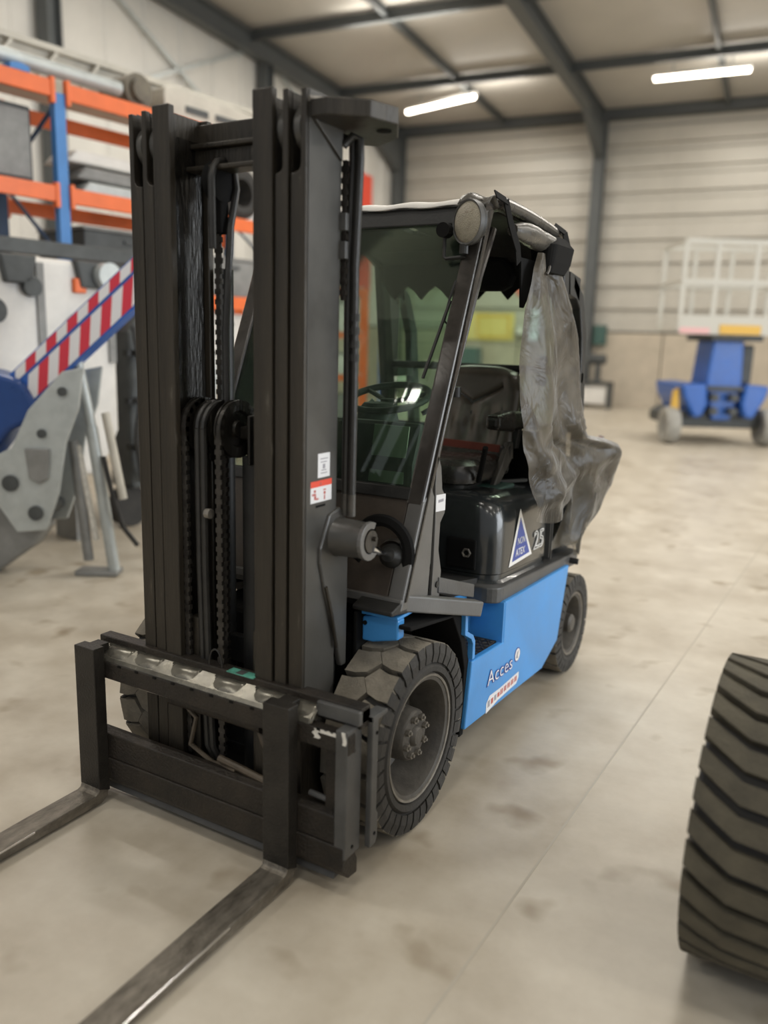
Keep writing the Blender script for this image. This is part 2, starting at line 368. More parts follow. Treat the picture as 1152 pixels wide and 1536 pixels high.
# roof: slab with panels, purlins and rafters below
ce = struct(MB().prism([(-8, roofz(-8) + .3), (D, roofz(D) + .3), (D, roofz(D) + .45), (-8, roofz(-8) + .45)], gx0 - .3, 26).build('ceiling', 'steelcol', frame=FH))
rp = MB().prism([(0, 0), (4.08, -.082), (4.08, -.022), (0, .06)], 0, 3.12).build('roof_panel', 'roofp', ce, FH); rpc = V((1.56, 2.04, -.011))
first = True
for i in range(11):
    for j in range(7):
        b = D - .1 - 4.12 * (j + 1)
        W = FH @ Mx.Translation(V((gx0 + .05 + 3.15 * i, b, roofz(b) + .2)) + rpc)
        if first: rp.matrix_basis = W; WM[rp.name] = W; first = False
        else: instance(rp, W, ce)
def ibeam(name, p, q, h, w, parent=None):
    """steel I-section from p to q (web upright for level beams, along x or y for posts)"""
    p, q = V(p), V(q); d = (q - p).normalized(); up = V((0, 0, 1)) if abs(d.z) < .9 else V((0, 1, 0))
    x = d.cross(up).normalized(); up = x.cross(d); m = MB(); t = .03
    m.bar(p + up * (h / 2 - t / 2), q + up * (h / 2 - t / 2), w, t, up); m.bar(p - up * (h / 2 - t / 2), q - up * (h / 2 - t / 2), w, t, up)
    m.bar(p, q, t, h - 2 * t, up)
    return struct(m.build(name, 'steelcol', parent, FH))
for j in range(1, 7):
    b = D - 4.12 * j; ibeam('trim_purlin', (gx0, b, roofz(b) + .05), (25, b, roofz(b) + .05), .2, .12)
ibeam('trim_eaves_beam', (gx0, D - .1, EV + .05), (25, D - .1, EV + .05), .25, .16)
for i, a in enumerate((-9.6, -3.5, 2.8, 9.1)):
    ibeam('trim_column', (a, D - .22, 0), (a, D - .22, EV), .36, .30)
    ibeam('trim_rafter', (a, D - .3, roofz(D) - .12), (a, -7, roofz(-7) - .12), .42, .26)
    struct(MB().prism([(D - .4, EV - .25), (D - .4, EV - 1.15), (D - 2.6, EV - .27)], a - .10, a + .10).build('trim_haunch', 'steelcol', frame=FH))
for a in (-6.35, -.3, 6.0): ibeam('trim_mid_rafter', (a, D - .2, EV + .1), (a, -7, roofz(-7) + .1), .14, .10)
for b in (14.6, 8.3, 2.0): ibeam('trim_gable_post', (gx0 + .2, b, 0), (gx0 + .2, b, roofz(b) - .3), .3, .26)
for p, q in (((gx0 + .1, 8.4, 8.2), (gx0 + .1, 14.4, 5.6)), ((gx0 + .1, 14.4, 8.0), (gx0 + .1, 8.5, 5.4)), ((gx0 + .1, 14.8, 8.0), (gx0 + .1, 20.6, 5.4))):
    struct(MB().bar(p, q, .05, .07).build('trim_brace', 'galv', frame=FH))

# lamps on the ceiling: warm tubes in rows
k = 0
for (a0, b0, z0, a1, b1, z1, lab) in (
        (-8.35, 19.65, 7.83, -6.1, 18.85, 7.83, 'glowing warm tube lamp under the roof, behind the mast top plate'),
        (-1.75, 18.8, 7.80, .35, 18.8, 7.80, 'glowing warm tube lamp under the roof, to the right of the right-hand rafter')):
    d = V((a1 - a0, b1 - b0, 0)); ln = d.length; ang = math.atan2(d.y, d.x)
    Fl = FH @ Mx.Translation((a0, b0, z0)) @ Mx.Rotation(ang, 4, 'Z')
    t = thing('tube_lamp', lab, 'lamp', (ln / 2, 0, 0), Fl)
    MB().box(0, ln, -.07, .07, .03, .10).build('lamp_body', 'offwhite', t, Fl)
    MB().tube([(.03, 0, 0), (ln - .03, 0, 0)], .05, 10).build('tube', 'tube', t, Fl, smooth=True)
    MB().box(ln * .2, ln * .2 + .03, -.01, .01, .10, .36).box(ln * .8, ln * .8 + .03, -.01, .01, .10, .36).build('hanger', 'galv', t, Fl)
for a in (-6, .5, 7, 13.5):
    for b in (-7, -2.2, 4.5, 9, 14, 18.8):
        p = FH @ V((a, b, roofz(b) - .35)); area('hall_tube', p, (0, 0, R(5.4)), 2.4, .25, 62 if b < 2 else 95); area('hall_tube_upward', p, (pi, 0, R(5.4)), 2.4, .25, 22)
area('added_side_daylight', (13, 5.0, 3.0), (R(80), 0, R(98)), 8, 5.5, 700, (0.88, 0.94, 1.0))  # cool area light added at right to brighten floor and truck side; no gate modelled

# ------------------------------------------------------------------ pallet rack along the left side (rack axes: x along, y back)
Y0 = 4.64
rack = thing('pallet_rack', 'tall pallet rack with blue uprights and orange beams behind the striped boom', 'rack', (2.0, Y0, 0), FR)
for s in (-.72, 2.07, 4.85):
    for dy, mm in ((0, 'rackblue'), (1.0, 'rackshade')):
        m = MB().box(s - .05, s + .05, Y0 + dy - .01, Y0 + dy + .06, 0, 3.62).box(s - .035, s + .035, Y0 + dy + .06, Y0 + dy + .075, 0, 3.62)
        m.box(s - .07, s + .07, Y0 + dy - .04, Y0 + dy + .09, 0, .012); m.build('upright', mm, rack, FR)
    zz = [.2, .9, 1.6, 2.3, 3.0, 3.55]
    for i in range(5): MB().bar((s, Y0 + (.05 if i % 2 else .98), zz[i]), (s, Y0 + (.98 if i % 2 else .05), zz[i + 1]), .03, .02).build('brace', 'rackshade', rack, FR)
for z in (3.64, 2.82, 2.03):
    for s0, s1 in ((-.67, 2.02), (2.12, 4.80)):
        if z < 2.5 and s0 < 0: continue
        for dy in (-.03, 1.02):
            m = MB().box(s0, s1, Y0 + dy, Y0 + dy + .045, z - .065, z + .065); m.box(s0, s0 + .04, Y0 + dy - .01, Y0 + dy + .05, z - .11, z + .09); m.box(s1 - .04, s1, Y0 + dy - .01, Y0 + dy + .05, z - .11, z + .09)
            m.build('beam', 'orange', rack, FR, bevel=.006)
# low frame of the machine bay: dark cross bar
t = thing('steel_crossbar_frame', 'black steel bar spanning low between the rack uprights above the white machine', 'frame', (.9, Y0 - .25, 0), FR)
MB().box(-1.0, 2.80, Y0 - .28, Y0 - .20, 2.28, 2.40).build('crossbar', 'darkgrey', t, FR, bevel=.01)
for s in (-.98, 2.76): MB().box(s - .03, s + .03, Y0 - .28, Y0 - .2, 0, 2.28).build('leg', 'darkgrey', t, FR)
# things on the rack top
def simple(name, mb, m, label, cat, frame=F0, group=None, **k): return tag(mb.build(name, m, None, frame, **k), label, cat, group)
simple('steel_tube', MB().tube([(-.6, Y0 + .12, 3.83), (2.75, Y0 + .12, 3.83)], .06, 16), 'galv', 'long pale grey tube lying on top of the rack', 'tube', FR, smooth=True)
for i, s in enumerate((.95, 1.3, 1.65)):
    simple('blue_clamp', MB().prism([(s, 3.71), (s + .16, 3.71), (s + .16, 3.75), (s + .10, 3.765), (s + .06, 3.765), (s, 3.75)], Y0 - .02, Y0 + .25, 'y'), 'rackblue', ('small blue clamp under the pale rack-top tube, farthest left of three', 'small blue clamp under the pale rack-top tube, middle of three', 'small blue clamp under the pale rack-top tube, nearest the blue upright')[i], 'clamp', FR, 'blue clamps on the rack top')
t = thing('lattice_boom_section', 'long beige perforated boom section lying across the top of the rack', 'boom', (3.4, Y0 + .8, 3.7), FR)
m = MB()
for z in (3.78, 4.12): m.box(1.7, 5.6, Y0 + .55, Y0 + 1.0, z, z + .05)
m.box(1.7, 5.6, Y0 + .62, Y0 + .66, 3.83, 4.12); m.build('chord', 'beige', t, FR)
for i in range(9): MB().bar((1.8 + .42 * i, Y0 + .57, 3.84), (2.0 + .42 * i, Y0 + .57, 4.11), .05, .03).build('lattice_bar', 'beige', t, FR)
MB().cyl((2.95, Y0 + .3, 3.86), .15, -.2, .2, 'y', 24).cyl((2.95, Y0 + .3, 3.86), .10, -.26, .26, 'y', 24).build('drum', 'brownmach', t, FR, smooth=True)
t = thing('beige_housing', 'beige slotted housing on the rack top beside the round brown drum', 'housing', (4.3, Y0 + .4, 3.71), FR)
MB().prism([(3.25, 3.71), (5.5, 3.71), (5.5, 3.9), (3.45, 4.02), (3.25, 3.98)], Y0 + .12, Y0 + .5, 'y').build('shell', 'beige', t, FR, bevel=.02)
for i in range(4): MB().box(3.5 + .38 * i, 3.78 + .38 * i, Y0 + .108, Y0 + .12, 3.80, 3.86).build('slot', 'darkgrey', t, FR)
# goods on the shelves
def crate(x0, x1, y0, y1, z0, z1, m, label, name='crate', cat='crate', lid='midgrey'):
    t = thing(name, label, cat, ((x0 + x1) / 2, (y0 + y1) / 2, z0), FR)
    MB().box(x0, x1, y0, y1, z0, z1 - .03).build('body', m, t, FR, bevel=.015)
    MB().box(x0 - .01, x1 + .01, y0 - .01, y1 + .01, z1 - .03, z1).build('lid', lid, t, FR, bevel=.008)
    MB().box((x0 + x1) / 2 - .06, (x0 + x1) / 2 + .06, y0 - .02, y0, z1 - .12, z1 - .09).build('handle', 'darkgrey', t, FR)
crate(-.5, .3, Y0 + .2, Y0 + .9, 2.89, 3.35, 'offwhite', 'off-white case on the middle shelf, nearest the frame edge')
crate(.7, 1.15, Y0 + .3, Y0 + .9, 2.89, 3.4, 'beige', 'beige case on the middle shelf between the dark and blue uprights')
t = thing('black_cabinet', 'dark grey upright cabinet on the middle shelf beside the blue upright', 'cabinet', (1.6, Y0 + .4, 2.89), FR)
MB().box(1.35, 1.9, Y0 + .15, Y0 + .8, 2.89, 3.5).build('body', 'darkgrey', t, FR, bevel=.02); MB().box(1.38, 1.87, Y0 + .13, Y0 + .15, 2.93, 3.46).build('door', 'midgrey', t, FR, bevel=.01)
for i, (x, z, l, mm, lab) in enumerate(((2.3, 2.93, 1.5, 'galv', 'pale metal duct lying lowest on the middle shelf'), (2.3, 3.06, 1.25, 'midgrey', 'mid grey duct lying between two paler ones'), (2.25, 3.2, 1.35, 'offwhite', 'whitish duct lying uppermost in the shelf stack'))):
    simple('duct', MB().prism([(x, z - .05), (x + l, z - .05), (x + l, z + .05), (x + l * .8, z + .06), (x + .1, z + .06)], Y0 + .1 + .05 * i, Y0 + .6, 'y'), mm, lab, 'duct', FR, bevel=.02)
crate(3.95, 4.7, Y0 + .36, Y0 + .9, 2.89, 3.38, 'offwhite', 'off-white case on the middle shelf seen between the mast columns')
simple('tyre_casing', MB().lathe([(-.12, .14), (-.13, .2), (-.1, .26), (.1, .26), (.13, .2), (.12, .14), (-.12, .14)], (4.15, Y0 + .14, 3.15), 'y', 32), 'rubberdark', 'dark round casing before the off-white case seen between the mast columns', 'casing', FR, smooth=True)
crate(2.35, 3.3, Y0 + .15, Y0 + .9, 2.1, 2.62, 'darkgrey', 'dark grey case on the lowest beams under the ducts')
crate(3.6, 4.6, Y0 + .1, Y0 + .9, 2.1, 2.5, 'midgrey', 'grey case on the lowest beams seen between the mast columns')
crate(3.3, 4.7, Y0 + .1, Y0 + .9, 1.2, 1.92, 'offwhite', 'large off-white case under the lowest orange beam', lid='offwhite')
# white machine body below
t = thing('white_machine', 'white machine body with dark ports standing under the black crossbar', 'machine', (.9, Y0 + .2, 0), FR)
MB().prism([(-.9, .55), (1.8, .55), (1.98, .9), (1.98, 2.0), (1.85, 2.22), (-.9, 2.22)], Y0 - .80, Y0 - .32, 'y').build('body', 'offwhite', t, FR, bevel=.04)
for i in range(5): MB().box(-.5 + .6 * i, -.44 + .6 * i, Y0 - .82, Y0 - .79, 1.45, 2.18).build('seam', 'midgrey', t, FR)
for x, z, r in ((.1, 1.75, .13), (.95, 1.82, .09), (1.65, 1.72, .11), (.6, 1.5, .08), (1.25, 2.0, .07)):
    MB().cyl((x, Y0 - .80, z), r, -.06, .05, 'y', 20).build('port', 'darkgrey', t, FR, smooth=True)
for x in (-.2, .55, 1.15, 1.75): MB().prism([(x - .14, 2.22), (x + .14, 2.22), (x + .10, 2.02), (x - .10, 2.02)], Y0 - .86, Y0 - .6, 'y').build('bracket', 'darkgrey', t, FR, bevel=.015)
MB().cyl((1.85, Y0 - .82, 2.12), .1, -.12, .06, 'y', 24).build('lamp', 'galv', t, FR, smooth=True)
MB().box(1.60, 1.70, Y0 - .84, Y0 - .77, 1.98, 2.09).build('orange_reflector', 'orange', t, FR, bevel=.01)
for x in (-.6, 1.6): MB().box(x, x + .1, Y0 - .7, Y0 - .4, 0, .55).build('leg', 'midgrey', t, FR)
# dark stuff behind the struts
t = thing('pump_unit', 'dark machinery unit with tubes and hoses standing behind the pale strut poles', 'machine', (2.55, Y0 - .5, 0), FR)
MB().prism([(2.2, .35), (3.1, .35), (3.1, 1.75), (2.9, 1.9), (2.35, 1.9), (2.2, 1.7)], Y0 - .65, Y0 - .32, 'y').build('housing', 'darkgrey', t, FR, bevel=.03)
for i in range(6):
    x = 2.2 + .16 * i; pts = [(x, Y0 - .72 - .03 * (i % 2), 1.75 - .1 * (i % 3)), (x + .05, Y0 - .76, 1.3), (x - .03, Y0 - .75, .8), (x + .06, Y0 - .7, .42)]
    MB().tube(pts, .022 + .006 * (i % 3), 8).build('hose', ('hose', 'midgrey', 'galv')[i % 3], t, FR, smooth=True)
for z in (.7, 1.1, 1.5): MB().box(2.15, 3.12, Y0 - .70, Y0 - .64, z, z + .05).build('rail', 'black', t, FR)
for x in (2.25, 2.95): MB().cyl((x, Y0 - .5, .18), .18, -.06, .06, 'y', 24).build('wheel', 'rubberdark', t, FR, smooth=True)
MB().box(2.92, 3.0, Y0 - .73, Y0 - .70, 1.22, 1.32).build('valve', 'yellow', t, FR)

# ------------------------------------------------------------------ striped access boom with pale steel knuckle (aslant axes)
YM = 2.71
t = thing('access_boom', 'blue boom with red and white striped sides on pale grey steel knuckle plates', 'boom lift', (-2.1, YM, 0), FC)
a, b = V((-2.26, YM, 1.18)), V((-1.02, YM, 2.31)); d = (b - a).normalized(); up = V((-d.z, 0, d.x))
MB().bar(a, b, .17, .24, up).build('boom_arm', 'lifeblue', t, FC, bevel=.012)
MB().bar(b - d * .1, b + d * .10, .13, .19, up).build('inner_arm', 'lifeblue', t, FC, bevel=.01)
f0 = V((-2.10, YM - .088, 1.325)); n_str = 13
for i in range(n_str):
    q = f0 + d * (.0 + .098 * i); r = .098; h = .105; sh = d * -.085
    c = [q - up * h, q + d * r - up * h, q + d * r + up * h * .25 - sh * .0, q + up * h * .25]
    g = d * .075; c = [q - up * h - g, q + d * r - up * h - g, q + d * r + up * h * .30 + g, q + up * h * .30 + g]
    mm = 'tapewhite' if i % 2 == 0 else 'tapered'
    mb = MB().add(c + [p + V((0, -.002, 0)) for p in c], [(0, 1, 2, 3), (7, 6, 5, 4), (0, 4, 5, 1), (1, 5, 6, 2), (2, 6, 7, 3), (3, 7, 4, 0)])
    mb.build('stripe', mm, t, FC)
    g = d * .03; c2 = [q + up * h * .5 - g, q + d * r + up * h * .5 - g, q + d * r + up * h * 1.05 + g, q + up * h * 1.05 + g]
    MB().add(c2 + [p + V((0, -.002, 0)) for p in c2], [(0, 1, 2, 3), (7, 6, 5, 4), (0, 4, 5, 1), (1, 5, 6, 2), (2, 6, 7, 3), (3, 7, 4, 0)]).build('stripe', mm, t, FC)
MB().prism([(-2.62, 1.46), (-2.32, 1.42), (-2.1, 1.36), (-1.98, 1.13), (-2.2, 1.02), (-2.45, .72), (-2.62, .62)], YM - .13, YM + .14, 'y').build('boom_root', 'royal', t, FC, bevel=.03)
MB().box(-2.45, -2.27, YM - .135, YM - .13, 1.29, 1.35).build('yellow_label', 'yellow', t, FC)
pl = [(-2.04, 1.17), (-1.80, 1.43), (-1.66, 1.46), (-1.70, 1.20), (-1.80, .95), (-1.86, .62), (-1.96, .36), (-2.16, .34), (-2.34, .62), (-2.40, .80), (-2.16, .92)]
for y in (YM - .20, YM + .17): MB().prism(pl, y, y + .03, 'y').build('knuckle_plate', 'galv', t, FC, bevel=.008)
for x, z, r in ((-1.95, 1.02, .03), (-2.18, .68, .055), (-2.02, .48, .05), (-1.8, 1.3, .03)):
    MB().cyl((x, YM - .20, z), r, -.02, .38, 'y', 20).build('pin', 'darkgrey', t, FC, smooth=True)
MB().prism([(-2.07, .92), (-1.90, .92), (-1.92, .72), (-1.98, .68), (-2.05, .72)], YM - .225, YM - .2, 'y').build('pocket', 'midgrey', t, FC, bevel=.01)
MB().prism([(-2.6, .35), (-2.3, .5), (-2.0, .36), (-2.1, .22), (-2.4, .0), (-2.6, 0)], YM - .1, YM + .1, 'y').build('base_frame', 'midgrey', t, FC, bevel=.02)
for p, q, r, mm in (((-1.78, 1.52), (-1.70, 1.05), .036, 'galv'), ((-1.70, 1.05), (-1.58, .03), .042, 'galv'), ((-1.83, .95), (-1.76, .10), .036, 'midgrey'), ((-1.60, 1.15), (-1.50, .55), .03, 'beige'), ((-1.80, .92), (-1.70, .25), .022, 'whitepaint')):
    MB().tube([(p[0], YM + .02, p[1]), (q[0], YM + .02, q[1])], r, 12).build('strut', mm, t, FC, smooth=True)
MB().box(-1.84, -1.54, YM - .06, YM + .10, 0, .035).build('foot_pad', 'midgrey', t, FC, bevel=.01)
MB().tube([(-1.62, YM, .85), (-1.55, YM - .03, .55), (-1.5, YM, .35), (-1.40, YM, .22)], .018, 8).build('hose', 'hose', t, FC, smooth=True)

# ------------------------------------------------------------------ blue boom lift with raised white basket near the far wall
YL = 12.26
t = thing('scissor_platform', 'bright blue lift machine with grey wheels parked under the raised white basket', 'lift', (6.4, YL, 0), FC)
for x in (5.50, 7.25):
    w = MB().lathe([(-.10, .16), (-.13, .22), (-.12, .31), (-.05, .335), (.05, .335), (.12, .31), (.13, .22), (.10, .16)], (x, YL - .1, .335), 'x', 32).build('wheel', 'greywheel', t, FC, smooth=True)
    MB().lathe([(-.08, .0), (-.11, .06), (-.10, .15), (.10, .15), (.11, .06), (.08, 0)], (x, YL - .1, .335), 'x', 24).build('hub', 'midgrey', w, FC, smooth=True)
MB().prism([(5.62, .30), (7.12, .30), (7.12, .55), (6.9, .62), (5.85, .62), (5.62, .5)], YL - .1, YL + 1.5, 'y').build('chassis', 'darkgrey', t, FC, bevel=.03)
MB().prism([(5.58, 1.08), (6.02, 1.10), (6.08, .75), (6.0, .52), (5.85, .48), (5.64, .85)], YL - .35, YL + 1.2, 'y').build('side_cover', 'lifeblue', t, FC, bevel=.05)
MB().prism([(7.16, 1.08), (6.72, 1.10), (6.66, .75), (6.74, .52), (6.9, .48), (7.1, .85)], YL - .35, YL + 1.2, 'y').build('side_cover', 'lifeblue', t, FC, bevel=.05)
MB().prism([(6.12, 1.86), (6.66, 1.86), (6.70, 1.1), (6.55, .45), (6.22, .45), (6.06, 1.1)], YL - .2, YL + .6, 'y').build('mast_tower', 'lifeblue', t, FC, bevel=.03)
MB().box(6.7, 6.95, YL, YL + .5, 1.1, 1.8).build('side_housing', 'darkgrey', t, FC, bevel=.04)
for x in (6.17, 6.52):
    for z in (.62, .86): MB().cyl((x, YL - .38, z), .07, -.03, .3, 'y', 20).build('pin', 'darkgrey', t, FC, smooth=True)
MB().box(6.05, 6.7, YL - .3, YL - .2, .98, 1.06).build('cross_plate', 'darkgrey', t, FC, bevel=.01)
MB().prism([(5.48, .55), (5.62, .62), (5.58, 1.0), (5.5, .95)], YL - .2, YL - .1, 'y').build('bumper', 'yellow', t, FC)
MB().box(6.05, 6.95, YL - .3, YL + 1.0, 1.86, 1.96).build('platform_support', 'darkgrey', t, FC)
t = thing('work_basket', 'white railed work basket raised above the blue lift', 'basket', (6.4, YL, 1.97), FC)
bx0, bx1, by0, by1, bz0, bz1 = 5.42, 7.4, YL - .35, YL + .75, 2.0, 3.52
MB().box(bx0, bx1, by0, by1, bz0, bz0 + .05).build('floor_plate', 'basket', t, FC)
for y in (by0, by1):
    for x in (bx0, 5.98, 6.66, bx1): MB().box(x - .04, x + .04, y - .025, y + .025, bz0, bz1).build('post', 'basket', t, FC)
    for z in (bz1, 2.85): MB().box(bx0, bx1, y - .03, y + .03, z - .045, z + .045).build('rail', 'basket', t, FC)
for x in (bx0, bx1):
    for z in (bz1, 2.85): MB().box(x - .02, x + .02, by0, by1, z - .04, z + .04).build('rail', 'basket', t, FC)
MB().box(bx0, bx1, by0 - .03, by0, bz0 - .04, bz0 + .28).build('toe_board', 'basket', t, FC)
MB().box(bx0, 5.95, by0 - .036, by0 - .03, bz0 - .03, bz0 + .07).build('pink_band', 'pink', t, FC)
MB().box(6.12, 6.84, by0 - .05, by0 - .03, bz0 - .03, bz0 + .13).build('yellow_sign', 'yellow', t, FC)

# ------------------------------------------------------------------ things by the far wall
t = thing('white_appliance', 'white box appliance in a dark frame standing at the far wall', 'appliance', (-2.9, D - .9, 0), FH)
MB().box(-3.45, -2.62, D - 1.2, D - .7, .12, .60).build('body', 'offwhite', t, FH, bevel=.02)
for x in (-3.5, -2.57): MB().box(x - .04, x + .04, D - 1.25, D - .65, 0, .72).build('frame_post', 'darkgrey', t, FH)
MB().box(-3.54, -2.53, D - 1.25, D - .65, .66, .74).build('frame_top', 'darkgrey', t, FH)
simple('grinder', MB().cyl((-2.95, D - .95, 1.35), .14, -.2, .2, 'x', 20).cyl((-2.95, D - .95, 1.35), .2, -.25, -.2, 'x', 20).box(-3.02, -2.88, D - 1.0, D - .9, .745, 1.25).box(-3.1, -2.8, D - 1.05, D - .85, .742, .77), 'darkgrey', 'dark bench grinder on top of the framed white appliance', 'grinder', FH, smooth=True)
simple('wall_box', MB().box(-3.3, -2.95, D - .25, D, 1.75, 2.3).box(-3.26, -2.99, D - .26, D - .25, 1.79, 2.26), 'teal', 'small greenish wall box beside the far column', 'box', FH, bevel=.02)
t = thing('yellow_board', 'yellow framed board fixed on the far wall, seen through the cab', 'board', (-6.5, D - .1, 1.85), FH)
MB().box(-7.3, -5.72, D - .06, D - .01, 1.80, 2.62).build('panel', 'yellowboard', t, FH)
m = MB(); m.box(-6.9, -5.85, D - .08, D - .06, 2.50, 2.55); m.box(-6.9, -5.85, D - .08, D - .06, 1.88, 1.93); m.box(-6.9, -6.85, D - .08, D - .06, 1.93, 2.5); m.box(-5.9, -5.85, D - .08, D - .06, 1.93, 2.5)
m.build('moulding', 'yellow', t, FH)
t = thing('fire_equipment_sign', 'small red square fire extinguisher sign on the far wall cladding', 'sign', (-5.5, D - .05, 3.3), FH)
MB().box(-5.68, -5.32, D - .06, D - .04, 3.14, 3.48).build('plate', 'red', t, FH)
MB().prism([(-5.56, 3.18), (-5.46, 3.18), (-5.46, 3.36), (-5.49, 3.40), (-5.53, 3.40), (-5.56, 3.36)], D - .065, D - .06, 'y').box(-5.55, -5.40, D - .065, D - .06, 3.41, 3.43).box(-5.42, -5.40, D - .065, D - .06, 3.25, 3.41).build('symbol', 'white', t, FH)
t = thing('teal_cabinet', 'dark teal cabinet standing before the far wall behind the seat', 'cabinet', (-7.0, D - .7, 0), FH)
MB().box(-7.5, -6.6, D - .9, D - .3, 0, 1.58).build('body', 'teal', t, FH, bevel=.02)
for i in range(3): MB().box(-7.46, -6.64, D - .92, D - .9, .1 + .49 * i, .52 + .49 * i).build('drawer', 'teal', t, FH, bevel=.01)
t = thing('lit_window', 'small bright daylit window in the far wall beside the yellow board', 'window', (-5.1, D, 1.8), FH)
MB().box(-5.22, -4.98, D - .03, D - .01, 1.85, 2.75).build('pane', 'window', t, FH)
m = MB()
for z in (1.83, 2.14, 2.45, 2.75): m.box(-5.26, -4.94, D - .05, D - .03, z - .015, z + .015)
m.box(-5.27, -5.22, D - .05, D - .01, 1.81, 2.78).box(-4.98, -4.93, D - .05, D - .01, 1.81, 2.78).build('frame', 'darkgrey', t, FH)
t = thing('wall_shelf', 'small brown shelf with a pale box on the far wall between board and window', 'shelf', (-5.5, D - .2, 2.0), FH)
MB().box(-5.66, -5.28, D - .25, D, 1.97, 2.0).build('board', 'brownmach', t, FH); MB().box(-5.6, -5.4, D - .2, D - .03, 2.0, 2.2).build('box', 'offwhite', t, FH)
simple('red_wall_panel', MB().box(gx0 + .002, gx0 + .16, 19.55, 20.3, 3.1, 6.35).box(gx0 + .16, gx0 + .18, 19.6, 20.25, 3.15, 6.3), 'red', 'tall orange-red banner on the side wall near the far corner, above the cab roof', 'panelling', FH)  # red upright panel of unknown use on the side wall
# workshop shelving seen through the windscreen
YW = 9.08
t = thing('workshop_shelving', 'orange workshop shelving loaded with white boxes, seen through the windscreen', 'shelving', (-.8, YW, 0), FC)
for x in (-1.9, -.04):
    for y in (YW, YW + .6): MB().box(x - .055, x + .055, y, y + .06, 0, 2.4).build('upright', 'orange', t, FC)
for z in (.45, 1.15, 1.75, 2.36):
    for y in (YW - .02, YW + .6): MB().box(-1.9, -.04, y, y + .04, z - .045, z + .045).build('beam', 'orange', t, FC)
    MB().box(-1.9, -.04, YW, YW + .62, z + .045, z + .06).build('shelf_board', 'galv', t, FC)
for i, (x, z, w, h, mm, lb) in enumerate(((-.55, 1.81, .4, .42, 'offwhite', 'off-white box on the upper level of the orange shelving, beside the upright'), (-1.1, 1.81, .45, .35, 'galv', 'pale grey box on the upper level of the orange shelving'), (-.5, 1.21, .35, .3, 'offwhite', 'off-white box on the middle level of the orange shelving, beside the upright'), (-1.05, 1.21, .4, .38, 'red', 'red box on the middle level of the orange shelving'), (-.6, .51, .42, .4, 'midgrey', 'grey box on the low level of the orange shelving, beside the upright'), (-1.2, .51, .4, .4, 'darkgrey', 'dark box on the low level of the orange shelving'))):
    b_ = thing('storage_box', lb, 'box', (x + w / 2, YW + .3, z), FC)
    MB().box(x, x + w, YW + .03, YW + .5, z, z + h - .04).build('body', mm, b_, FC, bevel=.01); MB().box(x - .01, x + w + .01, YW + .02, YW + .51, z + h - .04, z + h).build('lid', 'midgrey', b_, FC)
t = thing('white_trestle', 'white trestle table standing beyond the orange shelving', 'table', (.5, YW + .5, 0), FC)
MB().box(.22, .75, YW + .3, YW + .9, 1.10, 1.16).build('top', 'offwhite', t, FC)
for x in (.26, .71): MB().box(x - .03, x + .03, YW + .32, YW + .38, 0, 1.1).build('leg', 'offwhite', t, FC)
simple('blue_slat', MB().box(.18, .30, YW + 1.2, YW + 1.25, .2, 2.1).box(.16, .32, YW + 1.25, YW + 1.3, .0, .22), 'lifeblue', 'narrow tall blue locker behind the white trestle', 'slat', FC)  # plain upright blue panel
# ------------------------------------------------------------------ big lugged wheel at the right edge
def lug_ring(mb, c, R0, R1, uw, cells, npitch, phase=0.0, inset=.12, mirror=1):
    """raised rubber blocks: cells are (u,s) outlines, u metres across, s in pitches round the tyre"""
    for k in range(npitch):
        for cell in cells:
            n = len(cell); o = len(mb.v); cu_ = sum(p[0] for p in cell) / n; cs_ = sum(p[1] for p in cell) / n
            for rr, ins in ((R0, 0.0), (R1 - .004, .03), (R1, inset)):
                for u, s_ in cell:
                    uu = u + (cu_ - u) * ins; ss = s_ + (cs_ - s_) * ins; th = 2 * pi * (k + ss + phase) / npitch
                    mb.v.append(V(c) + V((uu * mirror, -rr * cos(th), rr * sin(th))))
            th = 2 * pi * (k + cs_ + phase) / npitch; mb.v.append(V(c) + V((cu_ * mirror, -R1 * cos(th), R1 * sin(th))))
            for l in (0, 1):
                for i in range(n): mb.f.append((o + l * n + i, o + l * n + (i + 1) % n, o + (l + 1) * n + (i + 1) % n, o + (l + 1) * n + i))
            for i in range(n): mb.f.append((o + 2 * n + i, o + 2 * n + (i + 1) % n, o + 3 * n))
    return mb

t = thing('lift_wheel', 'large worn wheel with angled lug tread standing on the floor at the right edge', 'wheel', (1.69, 0, 0))
RT, WT = .42, .40; cc = (1.50, 0, RT)
prof = [(.02, .22), (-.005, .27), (.0, .34), (.015, .385), (.06, .392), (WT - .06, .392), (WT - .015, .385), (WT, .34), (WT + .005, .27), (WT - .02, .22), (.02, .22)]
tt = MB().lathe(prof, cc, 'x', 72).build('tire', 'rubberdark', t, smooth=True)
mb = MB(); flip = lambda l: [(u, -v) for u, v in l][::-1]
lug = [(-.002, .10), (.10, .46), (.16, .58), (.30, .60), (.395, .60), (.395, 1.02), (.30, 1.02), (.14, .98), (.10, .86), (-.002, .52)]
lug = [(.0, .00), (.045, .26), (.10, .62), (.235, .72), (.235, 1.08), (.20, 1.56), (.10, 1.46), (.045, 1.10), (.0, .84)]
lug = [(.0, .00), (.05, .42), (.11, .86), (.225, 1.00), (.225, 1.70), (.11, 1.56), (.05, 1.12), (.0, .70)]
lug2 = [(.40, .50), (.35, .80), (.30, 1.12), (.240, 1.18), (.240, 1.96), (.30, 1.90), (.35, 1.60), (.40, 1.30)]
lug_ring(mb, cc, .385, RT, WT, [flip(lug), flip(lug2)], 32, inset=.05)
mb.build('tread', 'rubberlift', tt)
